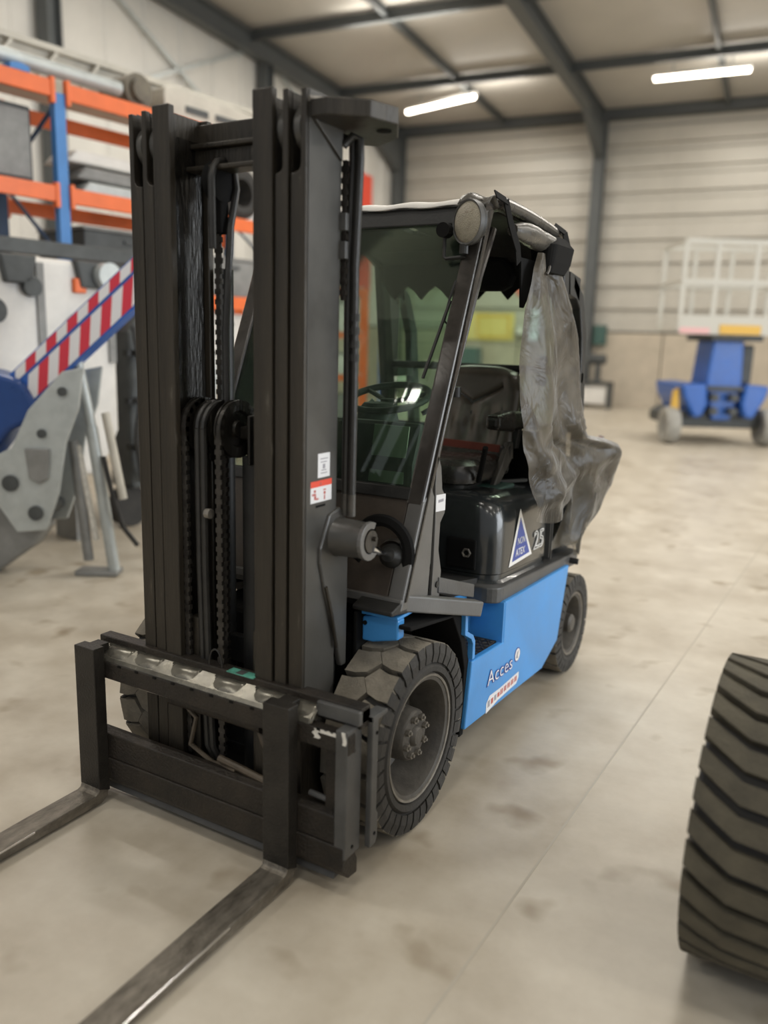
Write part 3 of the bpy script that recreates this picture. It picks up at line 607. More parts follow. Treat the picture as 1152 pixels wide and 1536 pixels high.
rm = MB().lathe([(.04, .225), (.03, .20), (.10, .19), (.16, .17), (.17, 0)], cc, 'x', 40).lathe([(.36, .225), (.37, .20), (.30, .19), (.20, .17), (.19, .08), (.24, .07), (.24, 0)], cc, 'x', 40).build('rim', 'rim', t, smooth=True)
for k in range(8):
    MB().cyl(V(cc) + V((.20, .12 * cos(k * pi / 4), .12 * sin(k * pi / 4))), .014, -.02, .015, 'x', 6).build('wheel_nut', 'rimedge', rm)

# ------------------------------------------------------------------ FORKLIFT (world axes: forks point to -Y, visible side +X)
FK = thing('forklift', 'dark forklift truck with blue side panel, tall triple mast and forks lowered to the floor', 'forklift', (0, .8, 0))
def P(mb, name, m, parent=FK, **k): return mb.build(name, m, parent, **k)


def wheel(name, x_out, y, Rr, W, side, rring, nl, nutn, hubr):
    """side +1: outer face towards +X"""
    c = (x_out, y, Rr); sg = -side
    def pr(l): return [(a * sg, r) for a, r in l]
    R0 = Rr - .026
    rim = P(MB().lathe(pr([(.018, rring), (.006, rring - .006), (.010, rring - .020), (.030, rring - .028), (.062, rring - .036), (.095, rring - .045), (.14, rring - .055), (.152, rring - .10), (.155, .05), (.155, 0)]), c, 'x', 56), name, 'rim', smooth=True)
    P(MB().lathe(pr([(.010, rring + .006), (.0, rring + .002), (.002, rring - .006), (.012, rring - .008)]), c, 'x', 56), 'rim_edge', 'rimedge', rim, smooth=True)
    tire = P(MB().lathe(pr([(.02, rring + .002), (-.004, rring + .012), (-.006, rring + .03), (.006, rring + .04), (.004, R0 - .035), (.0, R0 - .012), (.010, R0), (W - .01, R0), (W, R0 - .012), (W, rring)]), c, 'x', 96), 'tire', 'rubberdark', rim, smooth=True)
    h = W / 2; g = .075
    cell = [(.001, g), (h * .42, g + .01), (h * .82, g + .12), (h * 1.16, .5 + .12), (h * .82, 1 - g + .12), (h * .42, 1 - g + .01), (.001, 1 - g)]
    cell2 = [(W - u, s + .62) for u, s in cell]
    mb = MB(); lug_ring(mb, c, R0 - .004, Rr, W, [cell, cell2], nl, inset=.03, mirror=sg); P(mb, 'tread', 'rubber', tire)
    mb = MB()
    lug_s = [(-.006, .0), (.006, .0), (.006, .8), (-.006, .8)]
    for k in range(nl * 2):
        t0 = 2 * pi * (k + .06) / (nl * 2); t1 = 2 * pi * (k + .90) / (nl * 2)
        if k % 2 == 0: t0 += .012
        vs = []
        for th in (t0, (t0 + t1) / 2, t1):
            for a, r in ((-.0035, R0 - .045), (-.0055, R0 - .012), (.001, Rr - .004), (.02, Rr - .006), (.02, R0 - .04)): vs.append(V(c) + V((a * sg, -r * cos(th), r * sin(th))))
        fs = []
        for l in (0, 1):
            for i in range(5): fs.append((l * 5 + i, l * 5 + (i + 1) % 5, (l + 1) * 5 + (i + 1) % 5, (l + 1) * 5 + i))
        fs += [(0, 1, 2, 3, 4), (14, 13, 12, 11, 10)]; mb.add(vs, fs)
    P(mb, 'shoulder_blocks', 'rubberdark', tire)
    if nutn:
        P(MB().lathe(pr([(.154, hubr + .022), (.040, hubr + .014), (.030, hubr + .006), (.028, .038), (.018, .034), (.012, .028), (.010, 0)]), c, 'x', 40), 'hub', 'rim', rim, smooth=True)
        for k in range(nutn):
            th = 2 * pi * (k + .3) / nutn; p = (x_out + .028 * sg, y + (hubr - .010) * cos(th), Rr + (hubr - .010) * sin(th))
            P(MB().cyl(p, .013, -.010, .012, 'x', 6).cyl(p, .006, -.022, .02, 'x', 8), 'wheel_nut', 'rimedge', rim)
        th = 1.9; P(MB().bar((x_out + .07 * sg, y + .09 * cos(th), Rr + .10 * sin(th)), (x_out + .06 * sg, y + .1 * cos(th), Rr + .125 * sin(th)), .012), 'valve_stem', 'rimedge', rim)
    else:
        P(MB().lathe(pr([(.154, .08), (.06, .07), (.055, .052), (.010, .048), (.0, .038), (-.004, .0)]), c, 'x', 32), 'hub', 'rim', rim, smooth=True)
        for k in range(5):
            th = 2 * pi * k / 5; p = (x_out + .148 * sg, y + .095 * cos(th), Rr + .095 * sin(th)); P(MB().cyl(p, .010, -.012, .012, 'x', 6), 'wheel_nut', 'rimedge', rim)
    return rim

wheel('front_wheel', .562, 0, .337, .20, 1, .222, 18, 8, .078)
wheel('front_wheel', -.562, 0, .337, .20, -1, .222, 18, 8, .078)
wheel('rear_wheel', .56, 1.70, .261, .16, 1, .165, 17, 0, .06)
wheel('rear_wheel', -.56, 1.70, .261, .16, -1, .165, 17, 0, .06)
P(MB().tube([(-.37, 0, .337), (.37, 0, .337)], .075, 16), 'front_axle', 'deep', smooth=True)
P(MB().box(-.42, .42, 1.62, 1.78, .20, .32), 'rear_axle', 'deep', bevel=.02)

# ---- mast
def notched(x0, x1, xn, z0, z1, zn, ya, yb):
    """front flange: full width below zn, only the strip xn..x1 above it (rounded notch)"""
    r = .022
    pts = [(x0, z0), (x1, z0), (x1, z1), (xn, z1), (xn, zn + r)] + [(xn - r + r * cos(a), zn + r + r * sin(a)) for a in (-.4, -.9, -1.57)] + [(x0, zn)]
    return MB().prism(pts, ya, yb, 'y')
YF, YR = -.406, -.232
for sd in (1, -1):
    def X(mb): 
        if sd < 0: mb.v = [V((-v.x, v.y, v.z)) for v in mb.v]
        return mb
    zt = 2.350
    # outer mast channel
    m = notched(.288, .340, .322, .12, zt, 2.135, YF, YF + .022); m.box(.322, .340, YF + .022, YR - .022, .12, zt); m.box(.288, .340, YR - .022, YR, .12, zt)
    P(X(m), 'outer_mast_channel', 'mast', bevel=.003)
    P(X(MB().box(.340, .3425, YF + .012, YR, .45, zt)), 'channel_side_face', 'mastpaint', bevel=.001)
    # intermediate channel
    m = notched(.236, .280, .262, .13, zt + .003, 2.135, YF - .004, YF + .018); m.box(.262, .280, YF + .018, YR - .018, .13, zt); m.box(.236, .280, YR - .018, YR + .004, .13, zt)
    P(X(m), 'middle_mast_channel', 'mast', bevel=.003)
    # inner I section
    m = MB().box(.160, .229, YF - .010, YF + .016, .14, zt + .012).box(.188, .206, YF + .016, YR - .012, .14, zt).box(.160, .229, YR - .016, YR + .008, .14, zt)
    P(X(m), 'inner_mast_rail', 'mast', bevel=.004)
    P(X(MB().box(.180, .188, YF + .02, YR - .02, .3, 2.28)), 'greased_track', 'greasy')
    for xc in (.247, .304):
        P(X(MB().lathe([(-.013, .018), (-.014, .058), (-.010, .064), (.010, .064), (.014, .058), (.013, .018), (-.013, .018)], (xc, YF + .069, 2.258), 'x', 32)), 'guide_roller', 'mastpaint', smooth=True)
    # carriage uprights running inside the mast
    P(X(MB().box(.118, .158, -.372, -.30, .10, .745)), 'carriage_upright', 'mast', bevel=.003)
# cross ties
P(MB().box(-.19, .19, YR - .03, YR + .01, 2.27, 2.335).box(-.19, .19, YR - .07, YR + .0, 2.255, 2.27).box(-.19, .19, YR - .05, YR + .01, 2.20, 2.255).box(-.19, .19, YR - .09, YR - .01, 2.185, 2.20), 'inner_top_tie', 'mast', bevel=.004)
P(MB().box(-.27, .27, YR - .0, YR + .03, .22, .34), 'lower_tie', 'black', bevel=.004)
P(MB().box(-.33, .33, YR, YR + .03, .55, .65), 'middle_tie', 'black', bevel=.004)
# top plate of the outer mast, sticking out to the rear side with a bored lug
pl = [(.345, -.395), (.400, -.400), (.495, -.325), (.525, -.225), (.445, -.085), (.345, -.02), (.29, -.06), (.29, -.22), (.345, -.24)]
P(MB().prism(pl, 2.275, 2.322, 'z'), 'top_plate', 'mast', bevel=.004)
P(MB().cyl((.455, -.185, 2.2745), .022, -.0015, .001, 'z', 20), 'bolt_hole', 'deep')
P(MB().prism([(-.38, 2.275), (-.24, 2.275), (-.24, 2.19)], .3425, .352), 'plate_gusset', 'mastpaint', bevel=.002)
P(MB().tube([(.343, -.40, 2.322), (.343, -.33, 2.335), (.343, -.25, 2.328)], .008, 8), 'weld_bead', 'rimedge', smooth=True)
# centre free-lift cylinder, sheaves, chains, hoses
P(MB().cyl((.045, -.262, 0), .045, .16, 1.30, 'z', 24), 'lift_cylinder', 'black', smooth=True)
P(MB().cyl((.045, -.262, 0), .030, 1.30, 1.36, 'z', 20), 'lift_rod', 'chrome', smooth=True)
for x, z1 in ((-.13, 1.9), (.125, 1.9)): P(MB().cyl((x, -.205, 0), .028, .15, z1, 'z', 18), 'side_cylinder', 'black', smooth=True)
P(MB().box(-.14, .13, -.30, -.24, 1.36, 1.40).box(-.10, -.085, -.33, -.2, 1.28, 1.44).box(.062, .075, -.33, -.2, 1.28, 1.44), 'sheave_yoke', 'greasy', bevel=.005)
def sheave(x, y, z, r, w=.026, parent=FK):
    s_ = P(MB().lathe([(-w / 2, .02), (-w / 2, r + .012), (-w * .3, r + .012), (-w * .28, r - .004), (w * .28, r - .004), (w * .3, r + .012), (w / 2, r + .012), (w / 2, r - .022), (w * .2, r - .028), (w * .2, .03), (w * .6, .026), (w * .6, 0)], (x, y, z), 'x', 40), 'chain_sheave', 'greasy', parent, smooth=True)
    return s_
ZS, YS, RS = 1.392, -.302, .082
sheave(-.003, YS, ZS, RS); sheave(-.150, YS, ZS, RS); 
P(MB().lathe([(-.03, .02), (-.03, RS + .01), (-.022, RS - .015), (.022, RS - .015), (.03, RS + .01), (.03, .02)], (-.075, YS, ZS), 'x', 36), 'hose_pulley', 'greasy', smooth=True)
def chain(pts, w=.026, pitch=.0159, name='lift_chain'):
    pts = [V(p) for p in pts]; L_ = [0]
    for i in range(1, len(pts)): L_.append(L_[-1] + (pts[i] - pts[i - 1]).length)
    def at(s):
        for i in range(1, len(pts)):
            if s <= L_[i] or i == len(pts) - 1:
                f = (s - L_[i - 1]) / (L_[i] - L_[i - 1]); return pts[i - 1].lerp(pts[i], f)
    m = MB(); n = int(L_[-1] / pitch)
    for k in range(n):
        a, b = at(k * pitch), at((k + 1.03) * pitch); wide = k % 2
        up = V((0, (b - a).z, -(b - a).y)); ww = w if wide else w * .62
        m.bar(a, b, ww, .013, up)
    return P(m, name, 'chain')
def over(x, y, z, r, zfront, zback):
    pts = [(x, y - r, zfront), (x, y - r, z)] + [(x, y - r * cos(a), z + r * sin(a)) for a in [pi * k / 12 for k in range(1, 12)]] + [(x, y + r, z), (x, y + r, zback)]
    return pts
chain(over(-.003, YS, ZS, RS + .002, .25, .9), .028); chain(over(-.150, YS, ZS, RS + .002, .25, .9), .026)
chain([(-.085, -.285, 1.45), (-.085, -.285, 2.13)], .026); chain([(-.055, -.30, .4), (-.055, -.30, 1.36)], .024)
for dx in (-.088, -.064):
    P(MB().tube(over(dx - .01, YS, ZS, RS - .004, 1.0, 1.0)[1:-1], .011, 8), 'hose', 'hose', smooth=True)
    P(MB().tube([(dx - .01, YS - RS + .004, ZS), (dx - .012, YS - RS + .006, .95), (dx + .002, YS - RS, .55), (dx + .02, -.39, .30), (dx + .05, -.37, .22)], .012, 8), 'hose', 'hose', smooth=True)
P(MB().tube([(-.056, YS - .09, 1.12), (-.036, YS - .09, 1.12)], .016, 10), 'hose_clip', 'rimedge')
P(MB().lathe([(-.018, 0), (-.018, .062), (-.008, .052), (.008, .052), (.018, .062), (.018, 0)], (-.078, -.285, 2.155), 'x', 32), 'upper_pulley', 'deep', smooth=True)
P(MB().tube([(-.06, -.34, 1.95), (-.06, -.342, 2.16)] + [(-.06 + .0, -.285 - .056 * cos(a), 2.16 + .056 * sin(a)) for a in (.5, 1.0, 1.57, 2.1, 2.6)] + [(-.055, -.232, 2.14), (-.048, -.27, 2.02), (-.046, -.30, 1.7), (-.045, -.30, 1.46)], .0115, 10), 'hose', 'hose', smooth=True)
P(MB().box(-.105, -.062, -.30, -.26, 2.0, 2.15), 'pulley_bracket', 'deep', bevel=.006)
# hoses outside the mast, behind the right channel
for x, y in ((.352, -.195), (.380, -.200)):
    P(MB().tube([(x - .03, -.235, 2.235), (x - .012, -.215, 2.262), (x + .004, y, 2.255), (x + .006, y, 2.20), (x - .004, y, 1.9), (x - .002, y + .003, 1.55), (x + .0, y, 1.2)], .0125, 10), 'mast_hose', 'hose', smooth=True)
    P(MB().cyl((x, y, 0), .013, 1.135, 1.205, 'z', 12), 'hose_fitting', 'rim', smooth=True)
for z in (1.62, 1.66, 1.70, 1.74): P(MB().tube([(.378, -.20, z), (.378, -.20, z + .022)], .0155, 10), 'hose_wrap', 'black')
for z in (1.92, 2.0): P(MB().box(.338, .362, -.235, -.215, z, z + .05), 'hose_bracket', 'sill', bevel=.002)
chain([(.345, -.215, 1.80), (.345, -.215, 2.2)], .022)
# stickers on the mast side
SX = .3432
P(MB().box(SX, SX + .0008, -.337, -.273, 1.271, 1.345), 'data_sticker', 'sticker')
for i, (y0, y1, z) in enumerate(((-.325, -.285, 1.327), (-.322, -.290, 1.317), (-.318, -.292, 1.292), (-.322, -.288, 1.283))): P(MB().box(SX + .0008, SX + .0012, y0, y1, z, z + .003), 'sticker_print', 'stickgrey')
P(MB().box(SX + .0008, SX + .0012, -.311, -.299, 1.298, 1.312), 'sticker_code', 'stickgrey')
P(MB().box(SX, SX + .0008, -.374, -.262, 1.196, 1.262), 'warning_sticker', 'sticker')
P(MB().box(SX + .0008, SX + .0012, -.374, -.262, 1.244, 1.263), 'red_band', 'red')
P(MB().prism([(-.328, 1.249), (-.316, 1.249), (-.322, 1.259)], SX + .0012, SX + .0016), 'warning_mark', 'redink')
for y, z, w_, h_ in ((-.352, 1.232, .010, .008), (-.356, 1.222, .020, .006), (-.350, 1.212, .010, .012), (-.338, 1.207, .012, .005), (-.300, 1.232, .014, .004), (-.300, 1.222, .010, .009), (-.300, 1.208, .006, .014)):
    P(MB().box(SX + .0008, SX + .0012, y - w_ / 2, y + w_ / 2, z - h_ / 2, z + h_ / 2), 'pictogram', 'redink')
P(MB().box(SX, SX + .0006, -.345, -.295, 1.180, 1.187), 'rivet_plate', 'deep')
# tilt-cylinder boss and gusset on the outer mast
P(MB().prism([(-.30, .90), (-.26, .80), (-.20, .62), (-.17, .62), (-.17, 1.10), (-.22, 1.165), (-.28, 1.15), (-.33, 1.05), (-.33, 1.0)], .330, .352), 'mast_gusset', 'mastpaint', bevel=.006)
P(MB().tube([(.354, -.30, .92), (.354, -.265, .82), (.354, -.235, .70)], .006, 8), 'weld_bead', 'mast', smooth=True)
P(MB().lathe([(0, .070), (.012, .062), (.10, .058), (.112, .058)], (.345, -.225, 1.070), 'x', 36), 'tilt_boss', 'mastpaint', smooth=True)
arc = [(.062 * cos(a), .062 * sin(a)) for a in [R(60 + 250 * k / 14) for k in range(15)]]; arc_i = [(.040 * cos(a), .040 * sin(a)) for a in [R(310 - 250 * k / 14) for k in range(15)]]
P(MB().prism([(-.225 + p[0], 1.07 + p[1]) for p in arc + arc_i], .455, .470), 'boss_lip', 'grey', bevel=.002)
P(MB().cyl((.455, -.225, 1.07), .036, 0, .018, 'x', 24).cyl((.455, -.215, 1.078), .008, .018, .03, 'x', 6), 'pivot_pin', 'mast', smooth=True)
P(MB().tube([(.462, -.215, 1.045), (.452, -.155, 1.022)], .016, 14), 'tilt_rod_eye', 'chrome', smooth=True)
P(MB().tube([(.452, -.155, 1.022), (.433, -.05, .985)], .009, 12), 'tilt_rod', 'chrome', smooth=True)
P(MB().tube([(.4335, -.052, .9855), (.433, -.045, .983), (.430, -.030, .978), (.425, .02, .962), (.40, .22, .90)], [.024, .026, .040, .048, .045], 20), 'tilt_cylinder', 'black', smooth=True)
P(MB().lathe([(-.02, .058), (.0, .064), (.02, .058), (.02, .04), (-.02, .04)], (.427, .01, .966), 'y', 28), 'cylinder_gland', 'rim', smooth=True)

# ---- carriage, side shifter and forks
P(MB().box(-.575, .565, -.480, -.440, .480, .543), 'upper_carriage_bar', 'carriage', bevel=.004)
m = MB(); 
P(MB().prism([(-.476, .543), (-.466, .556), (-.440, .578), (-.424, .590), (-.424, .543)], -.55, .42), 'greased_hook_rail', 'grease', bevel=.003, smooth=False)
for x in (-.43, -.29, -.12, .07, .24, .36): P(MB().grid(lambda u, v, x=x: (x - .065 + .13 * u, -.472 + .047 * v, .545 + .046 * v + .012 * sin(pi * u) * sin(pi * v)), 8, 4), 'grease_highlight', 'grease', smooth=True, solid=-.004)  # grease lumps, toned light and bulged to give the rail rounded highlights
P(MB().box(-.55, .575, -.425, -.375, .545, .612), 'rear_top_bar', 'carriage', bevel=.004)
P(MB().box(.42, .575, -.44, -.375, .560, .606), 'bar_end_block', 'sill', bevel=.004)
for i in range(11): P(MB().box(-.40 + .085 * i, -.385 + .085 * i, -.4825, -.4795, .536, .544), 'bar_notch', 'deep')
P(MB().prism([(-.480, .175), (-.480, .268), (-.455, .275), (-.43, .270), (-.43, .175)], -.575, .555), 'lower_carriage_bar', 'carriage', bevel=.004)
P(MB().prism([(-.486, .095), (-.486, .175), (-.44, .178), (-.40, .10), (-.40, .05), (-.45, .055)], -.560, .555), 'lower_hook', 'carriage', bevel=.004)
P(MB().prism([(-.450, .030), (-.425, .105), (-.40, .105), (-.40, .030)], -.555, .50), 'bottom_plate', 'sill', bevel=.003)
P(MB().box(.520, .562, -.484, -.400, .135, .556), 'side_plate', 'sill', bevel=.004)
for z in (.485, .165): P(MB().cyl((.562, -.445, z), .006, 0, .002, 'x', 10), 'bolt', 'deep')
P(MB().prism([(-.385, .135), (-.350, .135), (-.340, .155), (-.340, .235), (-.350, .250), (-.350, .570), (-.385, .575)], .570, .590), 'rear_side_plate', 'sill', bevel=.003)
P(MB().prism([(-.385, .555), (-.30, .560), (-.30, .572), (-.385, .575)], .55, .592), 'side_plate_flange', 'sill', bevel=.002)
for z in (.175, .515): P(MB().cyl((.590, -.36, z), .006, 0, .002, 'x', 10), 'bolt', 'deep')
P(MB().box(.47, .520, -.46, -.40, .20, .50), 'inner_stile', 'carriage', bevel=.004)
P(MB().tube([(.40, -.44, .295), (.50, -.44, .290)], .010, 10), 'latch_rod', 'sill', smooth=True)
P(MB().grid(lambda u, v: (.440 + .020 * u + .006 * sin(9 * v), -.4825, .510 + .030 * v), 3, 6), 'white_paint_smear', 'whitepaint', solid=.002)
P(MB().grid(lambda u, v: (.462 + .085 * u, -.4825, .531 + .010 * v + .004 * sin(23 * u) * v), 8, 2), 'white_paint_smear', 'whitepaint', solid=.002)
P(MB().grid(lambda u, v: (.546 + .012 * u + .003 * sin(5 * v), -.4865, .515 + .040 * v), 2, 4), 'white_paint_smear', 'whitepaint', solid=.002)
P(MB().box(.055, .165, -.430, -.395, .6105, .6135), 'green_label', 'greenlabel'); P(MB().box(.09, .12, -.428, -.397, .6135, .614), 'label_stripe', 'sill')
P(MB().tube([(-.005 + .028 * cos(a), -.415, .612 + .058 * sin(a)) for a in [pi * k / 10 for k in range(11)]], .003, 6), 'wire_loop', 'hose', smooth=True)
# side-shift cylinder with chrome rods behind the window, loose hoses
P(MB().tube([(-.20, -.42, .455), (.20, -.42, .455)], .026, 16), 'shift_cylinder', 'carriage', smooth=True)
P(MB().tube([(-.36, -.42, .455), (-.20, -.42, .455)], .011, 12), 'shift_rod', 'chrome', smooth=True)
P(MB().tube([(.20, -.42, .455), (.42, -.42, .455)], .011, 12), 'shift_rod', 'chrome', smooth=True)
P(MB().tube([(-.18, -.40, .44), (-.10, -.41, .40), (-.12, -.42, .30), (-.02, -.42, .26), (.10, -.44, .275)], .009, 8), 'hose', 'hosebrown', smooth=True)
P(MB().tube([(.02, -.43, .292), (.12, -.435, .285), (.25, -.44, .272)], .013, 10), 'hose', 'hosebrown', smooth=True)
P(MB().tube([(.17, -.41, .45), (.20, -.42, .40), (.245, -.43, .35), (.275, -.44, .30)], .012, 10), 'hose', 'hosebrown', smooth=True)
P(MB().box(-.45, .45, -.235, -.20, .10, .24), 'mast_foot_tie', 'black', bevel=.004)
for x0, x1 in ((-.561, -.465), (.285, .381)):
    prof = [(-.482, .60), (-.528, .600), (-.528, .075), (-.535, .055), (-.548, .050), (-.75, .048), (-1.72, .022), (-1.72, .012), (-.60, .010), (-.52, .010), (-.492, .025), (-.482, .06)]
    f_ = P(MB().prism(prof, x0, x1), 'fork', 'fork', bevel=.004)
    P(MB().prism([(-.4815, .602), (-.530, .602), (-.530, .066), (-.4815, .045)], x0 - .0015, x1 + .0015), 'fork_shank', 'forkshank', f_, bevel=.003)
    P(MB().box(x0 + .02, x1 - .02, -.485, -.44, .572, .60), 'fork_hook', 'forkshank', f_, bevel=.003)
    P(MB().prism([(-.80, .046), (-1.72, .021), (-1.72, .018), (-.80, .040)], x1 - .001, x1 + .0012), 'polished_edge', 'bright', f_)

# ---- chassis and blue side panels
side = [(.365, .215), (.410, .205), (1.245, .165), (1.452, .246), (1.50, .40), (1.556, .612), (.722, .640), (.722, .462), (.428, .480), (.424, .555), (.402, .585), (.340, .612), (.322, .66), (.322, .72), (.335, .72), (.350, .63), (.360, .60)]
side = [(.365, .212), (1.244, .165), (1.450, .246), (1.556, .612), (.722, .640), (.722, .462), (.428, .482), (.404, .482)]
for sd in (1, -1):
    a, b = (.535, .562) if sd > 0 else (-.562, -.535)
    blue = P(MB().prism(side, a, b), 'side_panel', 'blue', bevel=.006)
    lip = [(.404, .49), (.428, .49), (.424, .562), (.402, .592), (.350, .620), (.342, .70), (.322, .70), (.326, .612), (.385, .580), (.404, .555)]
    P(MB().prism(lip, a + .004 * (sd > 0), b - .004 * (sd < 0)), 'panel_edge', 'blue', blue, bevel=.002)
    c0, c1 = (.40, .56) if sd > 0 else (-.56, -.40)
    P(MB().box(c0, c1 - .001 if sd > 0 else c1 + .001, .712, .740, .455, .637), 'step_riser', 'blue', bevel=.003)
    P(MB().box(c0, (c1 - .028) if sd > 0 else c1, .40, .722, .452, .466), 'step_plate', 'brownmach' if False else 'carriage', bevel=.002)
    d0 = (.40, .41) if sd > 0 else (-.41, -.40)
    P(MB().box(d0[0], d0[1], .38, .722, .466, .70), 'step_side', 'blue')
    mb = MB()
    for i in range(6):
        for j in range(9):
            x = (c0 + .018 + .021 * i); y = .435 + .032 * j; q = .006 if (i + j) % 2 else -.006
            mb.bar((x - .006, y - q, .467), (x + .006, y + q, .467), .004, .004)
    P(mb, 'tread_pattern', 'rim')
    w0, w1 = (.33, .545) if sd > 0 else (-.545, -.33)
    P(MB().prism([(.355, .18), (.39, .18), (.41, .48), (.36, .60), (.32, .70), (-.08, .76), (-.08, .745), (.25, .70), (.33, .58), (.372, .46)], w0, w1), 'wheel_arch', 'deep', bevel=.004)
P(MB().box(-.33, .33, -.10, 1.50, .22, .70), 'chassis', 'deep', bevel=.02)
P(MB().box(-.53, .53, .745, 1.46, .24, .62), 'tank_body', 'deep', bevel=.01)
P(MB().prism([(.36, .68), (.36, .765), (.44, .78), (.50, .775), (.50, .705), (.40, .68)], -.085, -.04, 'y'), 'front_bracket', 'blue', bevel=.006)
P(MB().box(.345, .50, -.09, .02, .775, .786), 'bracket_flange', 'blue', bevel=.003)
P(MB().box(.345, .36, -.12, .05, .60, .79), 'bracket_web', 'deep', bevel=.004)  # black instead of blue: the shade under the fender is put into its colour
P(MB().cyl((.372, -.086, .745), .008, -.004, .004, 'y', 8), 'bolt', 'deep')
# lettering and stickers on the blue panel
XB = .5625; sl = V((0, 1, -.045)).normalized()
def lettering(body, size, m, y, z, dx=.0, up=(0, 0, 1), sx=1.0, parent=FK, off=0, nm='lettering', sp=1.0, shear=0.0): return text(body, size, m, nm, parent, (XB + dx, y, z), sl, up, sx=sx, off=off, sp=sp, shear=shear)
lettering('Acces', .088, 'navy', .563, .322, .0006, sx=1.22, off=.003, sp=1.08)
lettering('Acces', .088, 'white', .563, .322, .0016, sx=1.22, off=-.001, sp=1.08)
P(MB().cyl((XB, .893, .352), .033, 0, .001, 'x', 24), 'globe_ring', 'navy'); P(MB().cyl((XB, .893, .352), .028, .001, .002, 'x', 24), 'globe_logo', 'white')
P(MB().prism([(.875, .34), (.885, .365), (.905, .372), (.895, .35), (.90, .335)], XB + .002, XB + .0026), 'globe_land', 'stickgrey')
P(MB().prism([(.568, .200), (.70, .215), (.70, .262), (.600, .268), (.568, .245)], XB, XB + .0008), 'phone_sticker', 'sticker'); P(MB().prism([(.70, .214), (.90, .214), (.925, .235), (.925, .262), (.70, .262)], XB, XB + .0008), 'phone_sticker', 'sticker')
for i in range(4): P(MB().box(XB + .0008, XB + .0013, .582 + .034 * i, .604 + .034 * i, .222 + .002 * i, .250 - .002 * (i % 2)), 'worn_print', 'redink' if i % 2 else 'stickgrey')
for i in range(5): P(MB().box(XB + .0008, XB + .0013, .715 + .040 * i, .726 + .040 * i, .228, .252).box(XB + .0008, XB + .0013, .731 + .040 * i, .742 + .040 * i, .228, .252), 'worn_print', 'redink')
# counterweight
def rr(x0, x1, y0, y1, z, r, n=5, taper=0):
    pts = []
    for cx_, cy_, a0 in ((x1 - r, y1 - r, 0), (x0 + r, y1 - r, 90), (x0 + r, y0 + r, 180), (x1 - r, y0 + r, 270)):
        for k in range(n + 1): a = R(a0 + 90 * k / n); pts.append((cx_ + r * cos(a), cy_ + r * sin(a), z))
    return pts
def loft(rings):
    m = MB(); n = len(rings[0]); vs = [p for r_ in rings for p in r_]
    fs = [(l * n + i, l * n + (i + 1) % n, (l + 1) * n + (i + 1) % n, (l + 1) * n + i) for l in range(len(rings) - 1) for i in range(n)]
    return m.add(vs, fs + [tuple(range(n))[::-1], tuple((len(rings) - 1) * n + i for i in range(n))])
P(loft([rr(-.46, .46, 1.50, 2.10, .60, .14), rr(-.50, .50, 1.46, 2.17, .70, .16), rr(-.50, .50, 1.46, 2.20, .95, .18), rr(-.48, .48, 1.47, 2.16, 1.05, .18), rr(-.42, .42, 1.52, 2.08, 1.09, .14)]), 'counterweight', 'hood', smooth=True)
P(MB().box(-.30, .30, 1.4, 2.1, .26, .62), 'counterweight_base', 'deep', bevel=.03)
P(MB().box(-.46, .46, 1.44, 1.52, .95, 1.265).box(-.46, .46, 1.40, 1.53, 1.255, 1.270), 'rear_cowl', 'deep', bevel=.008)
# grey sill under the hood
def shear_z(mb, y0, k): mb.v = [V((v.x, v.y, v.z - k * (v.y - y0))) for v in mb.v]; return mb
P(shear_z(loft([rr(-.545, .545, .665, 1.80, .632, .07), rr(-.545, .545, .665, 1.80, .700, .07)]), .70, .055), 'hood_sill', 'sill', bevel=.006)
P(MB().tube([(.52, 1.62, .62), (.585, 1.63, .615)], .016, 12), 'latch_knob', 'black', smooth=True)
# hood
hr = []
for z, ins, r_ in ((.700, .0, .10), (.712, .012, .10), (.735, .012, .10), (.742, .004, .10), (.86, .004, .10), (.97, .010, .10), (1.025, .022, .10), (1.055, .045, .10), (1.072, .085, .09), (1.078, .14, .06)):
    hr.append(rr(-.515 + ins, .515 - ins, .705 + ins * .8, 1.40 - ins * .3, z, r_))
hood = P(shear_z(loft(hr), .70, .060), 'hood', 'hood', smooth=True)
P(shear_z(MB().box(-.50, .516, 1.395, 1.403, .71, 1.03).box(-.50, .513, 1.375, 1.381, .72, 1.03), .7, .06), 'hood_seam', 'sill', hood)
P(MB().box(.29, .425, .696, .712, .755, .885), 'latch_recess', 'deep', hood, bevel=.02)
P(MB().lathe([(-.006, .012), (-.012, .016), (-.012, .020), (0, .021)], (.385, .697, .828), 'y', 6), 'latch_bolt', 'rimedge', hood); P(MB().cyl((.385, .697, .828), .011, -.007, 0, 'y', 12), 'bolt_socket', 'deep', hood)
P(MB().box(.10, .40, .98, 1.16, 1.045, 1.062), 'hood_lid', 'teal', hood, bevel=.006)
P(MB().bar((.30, 1.15, 1.06), (.40, 1.30, 1.06), .03, .018), 'hood_hinge', 'black', hood, bevel=.003)
P(MB().box(-.47, .50, 1.43, 1.47, .66, .97), 'engine_bay_wall', 'deep')
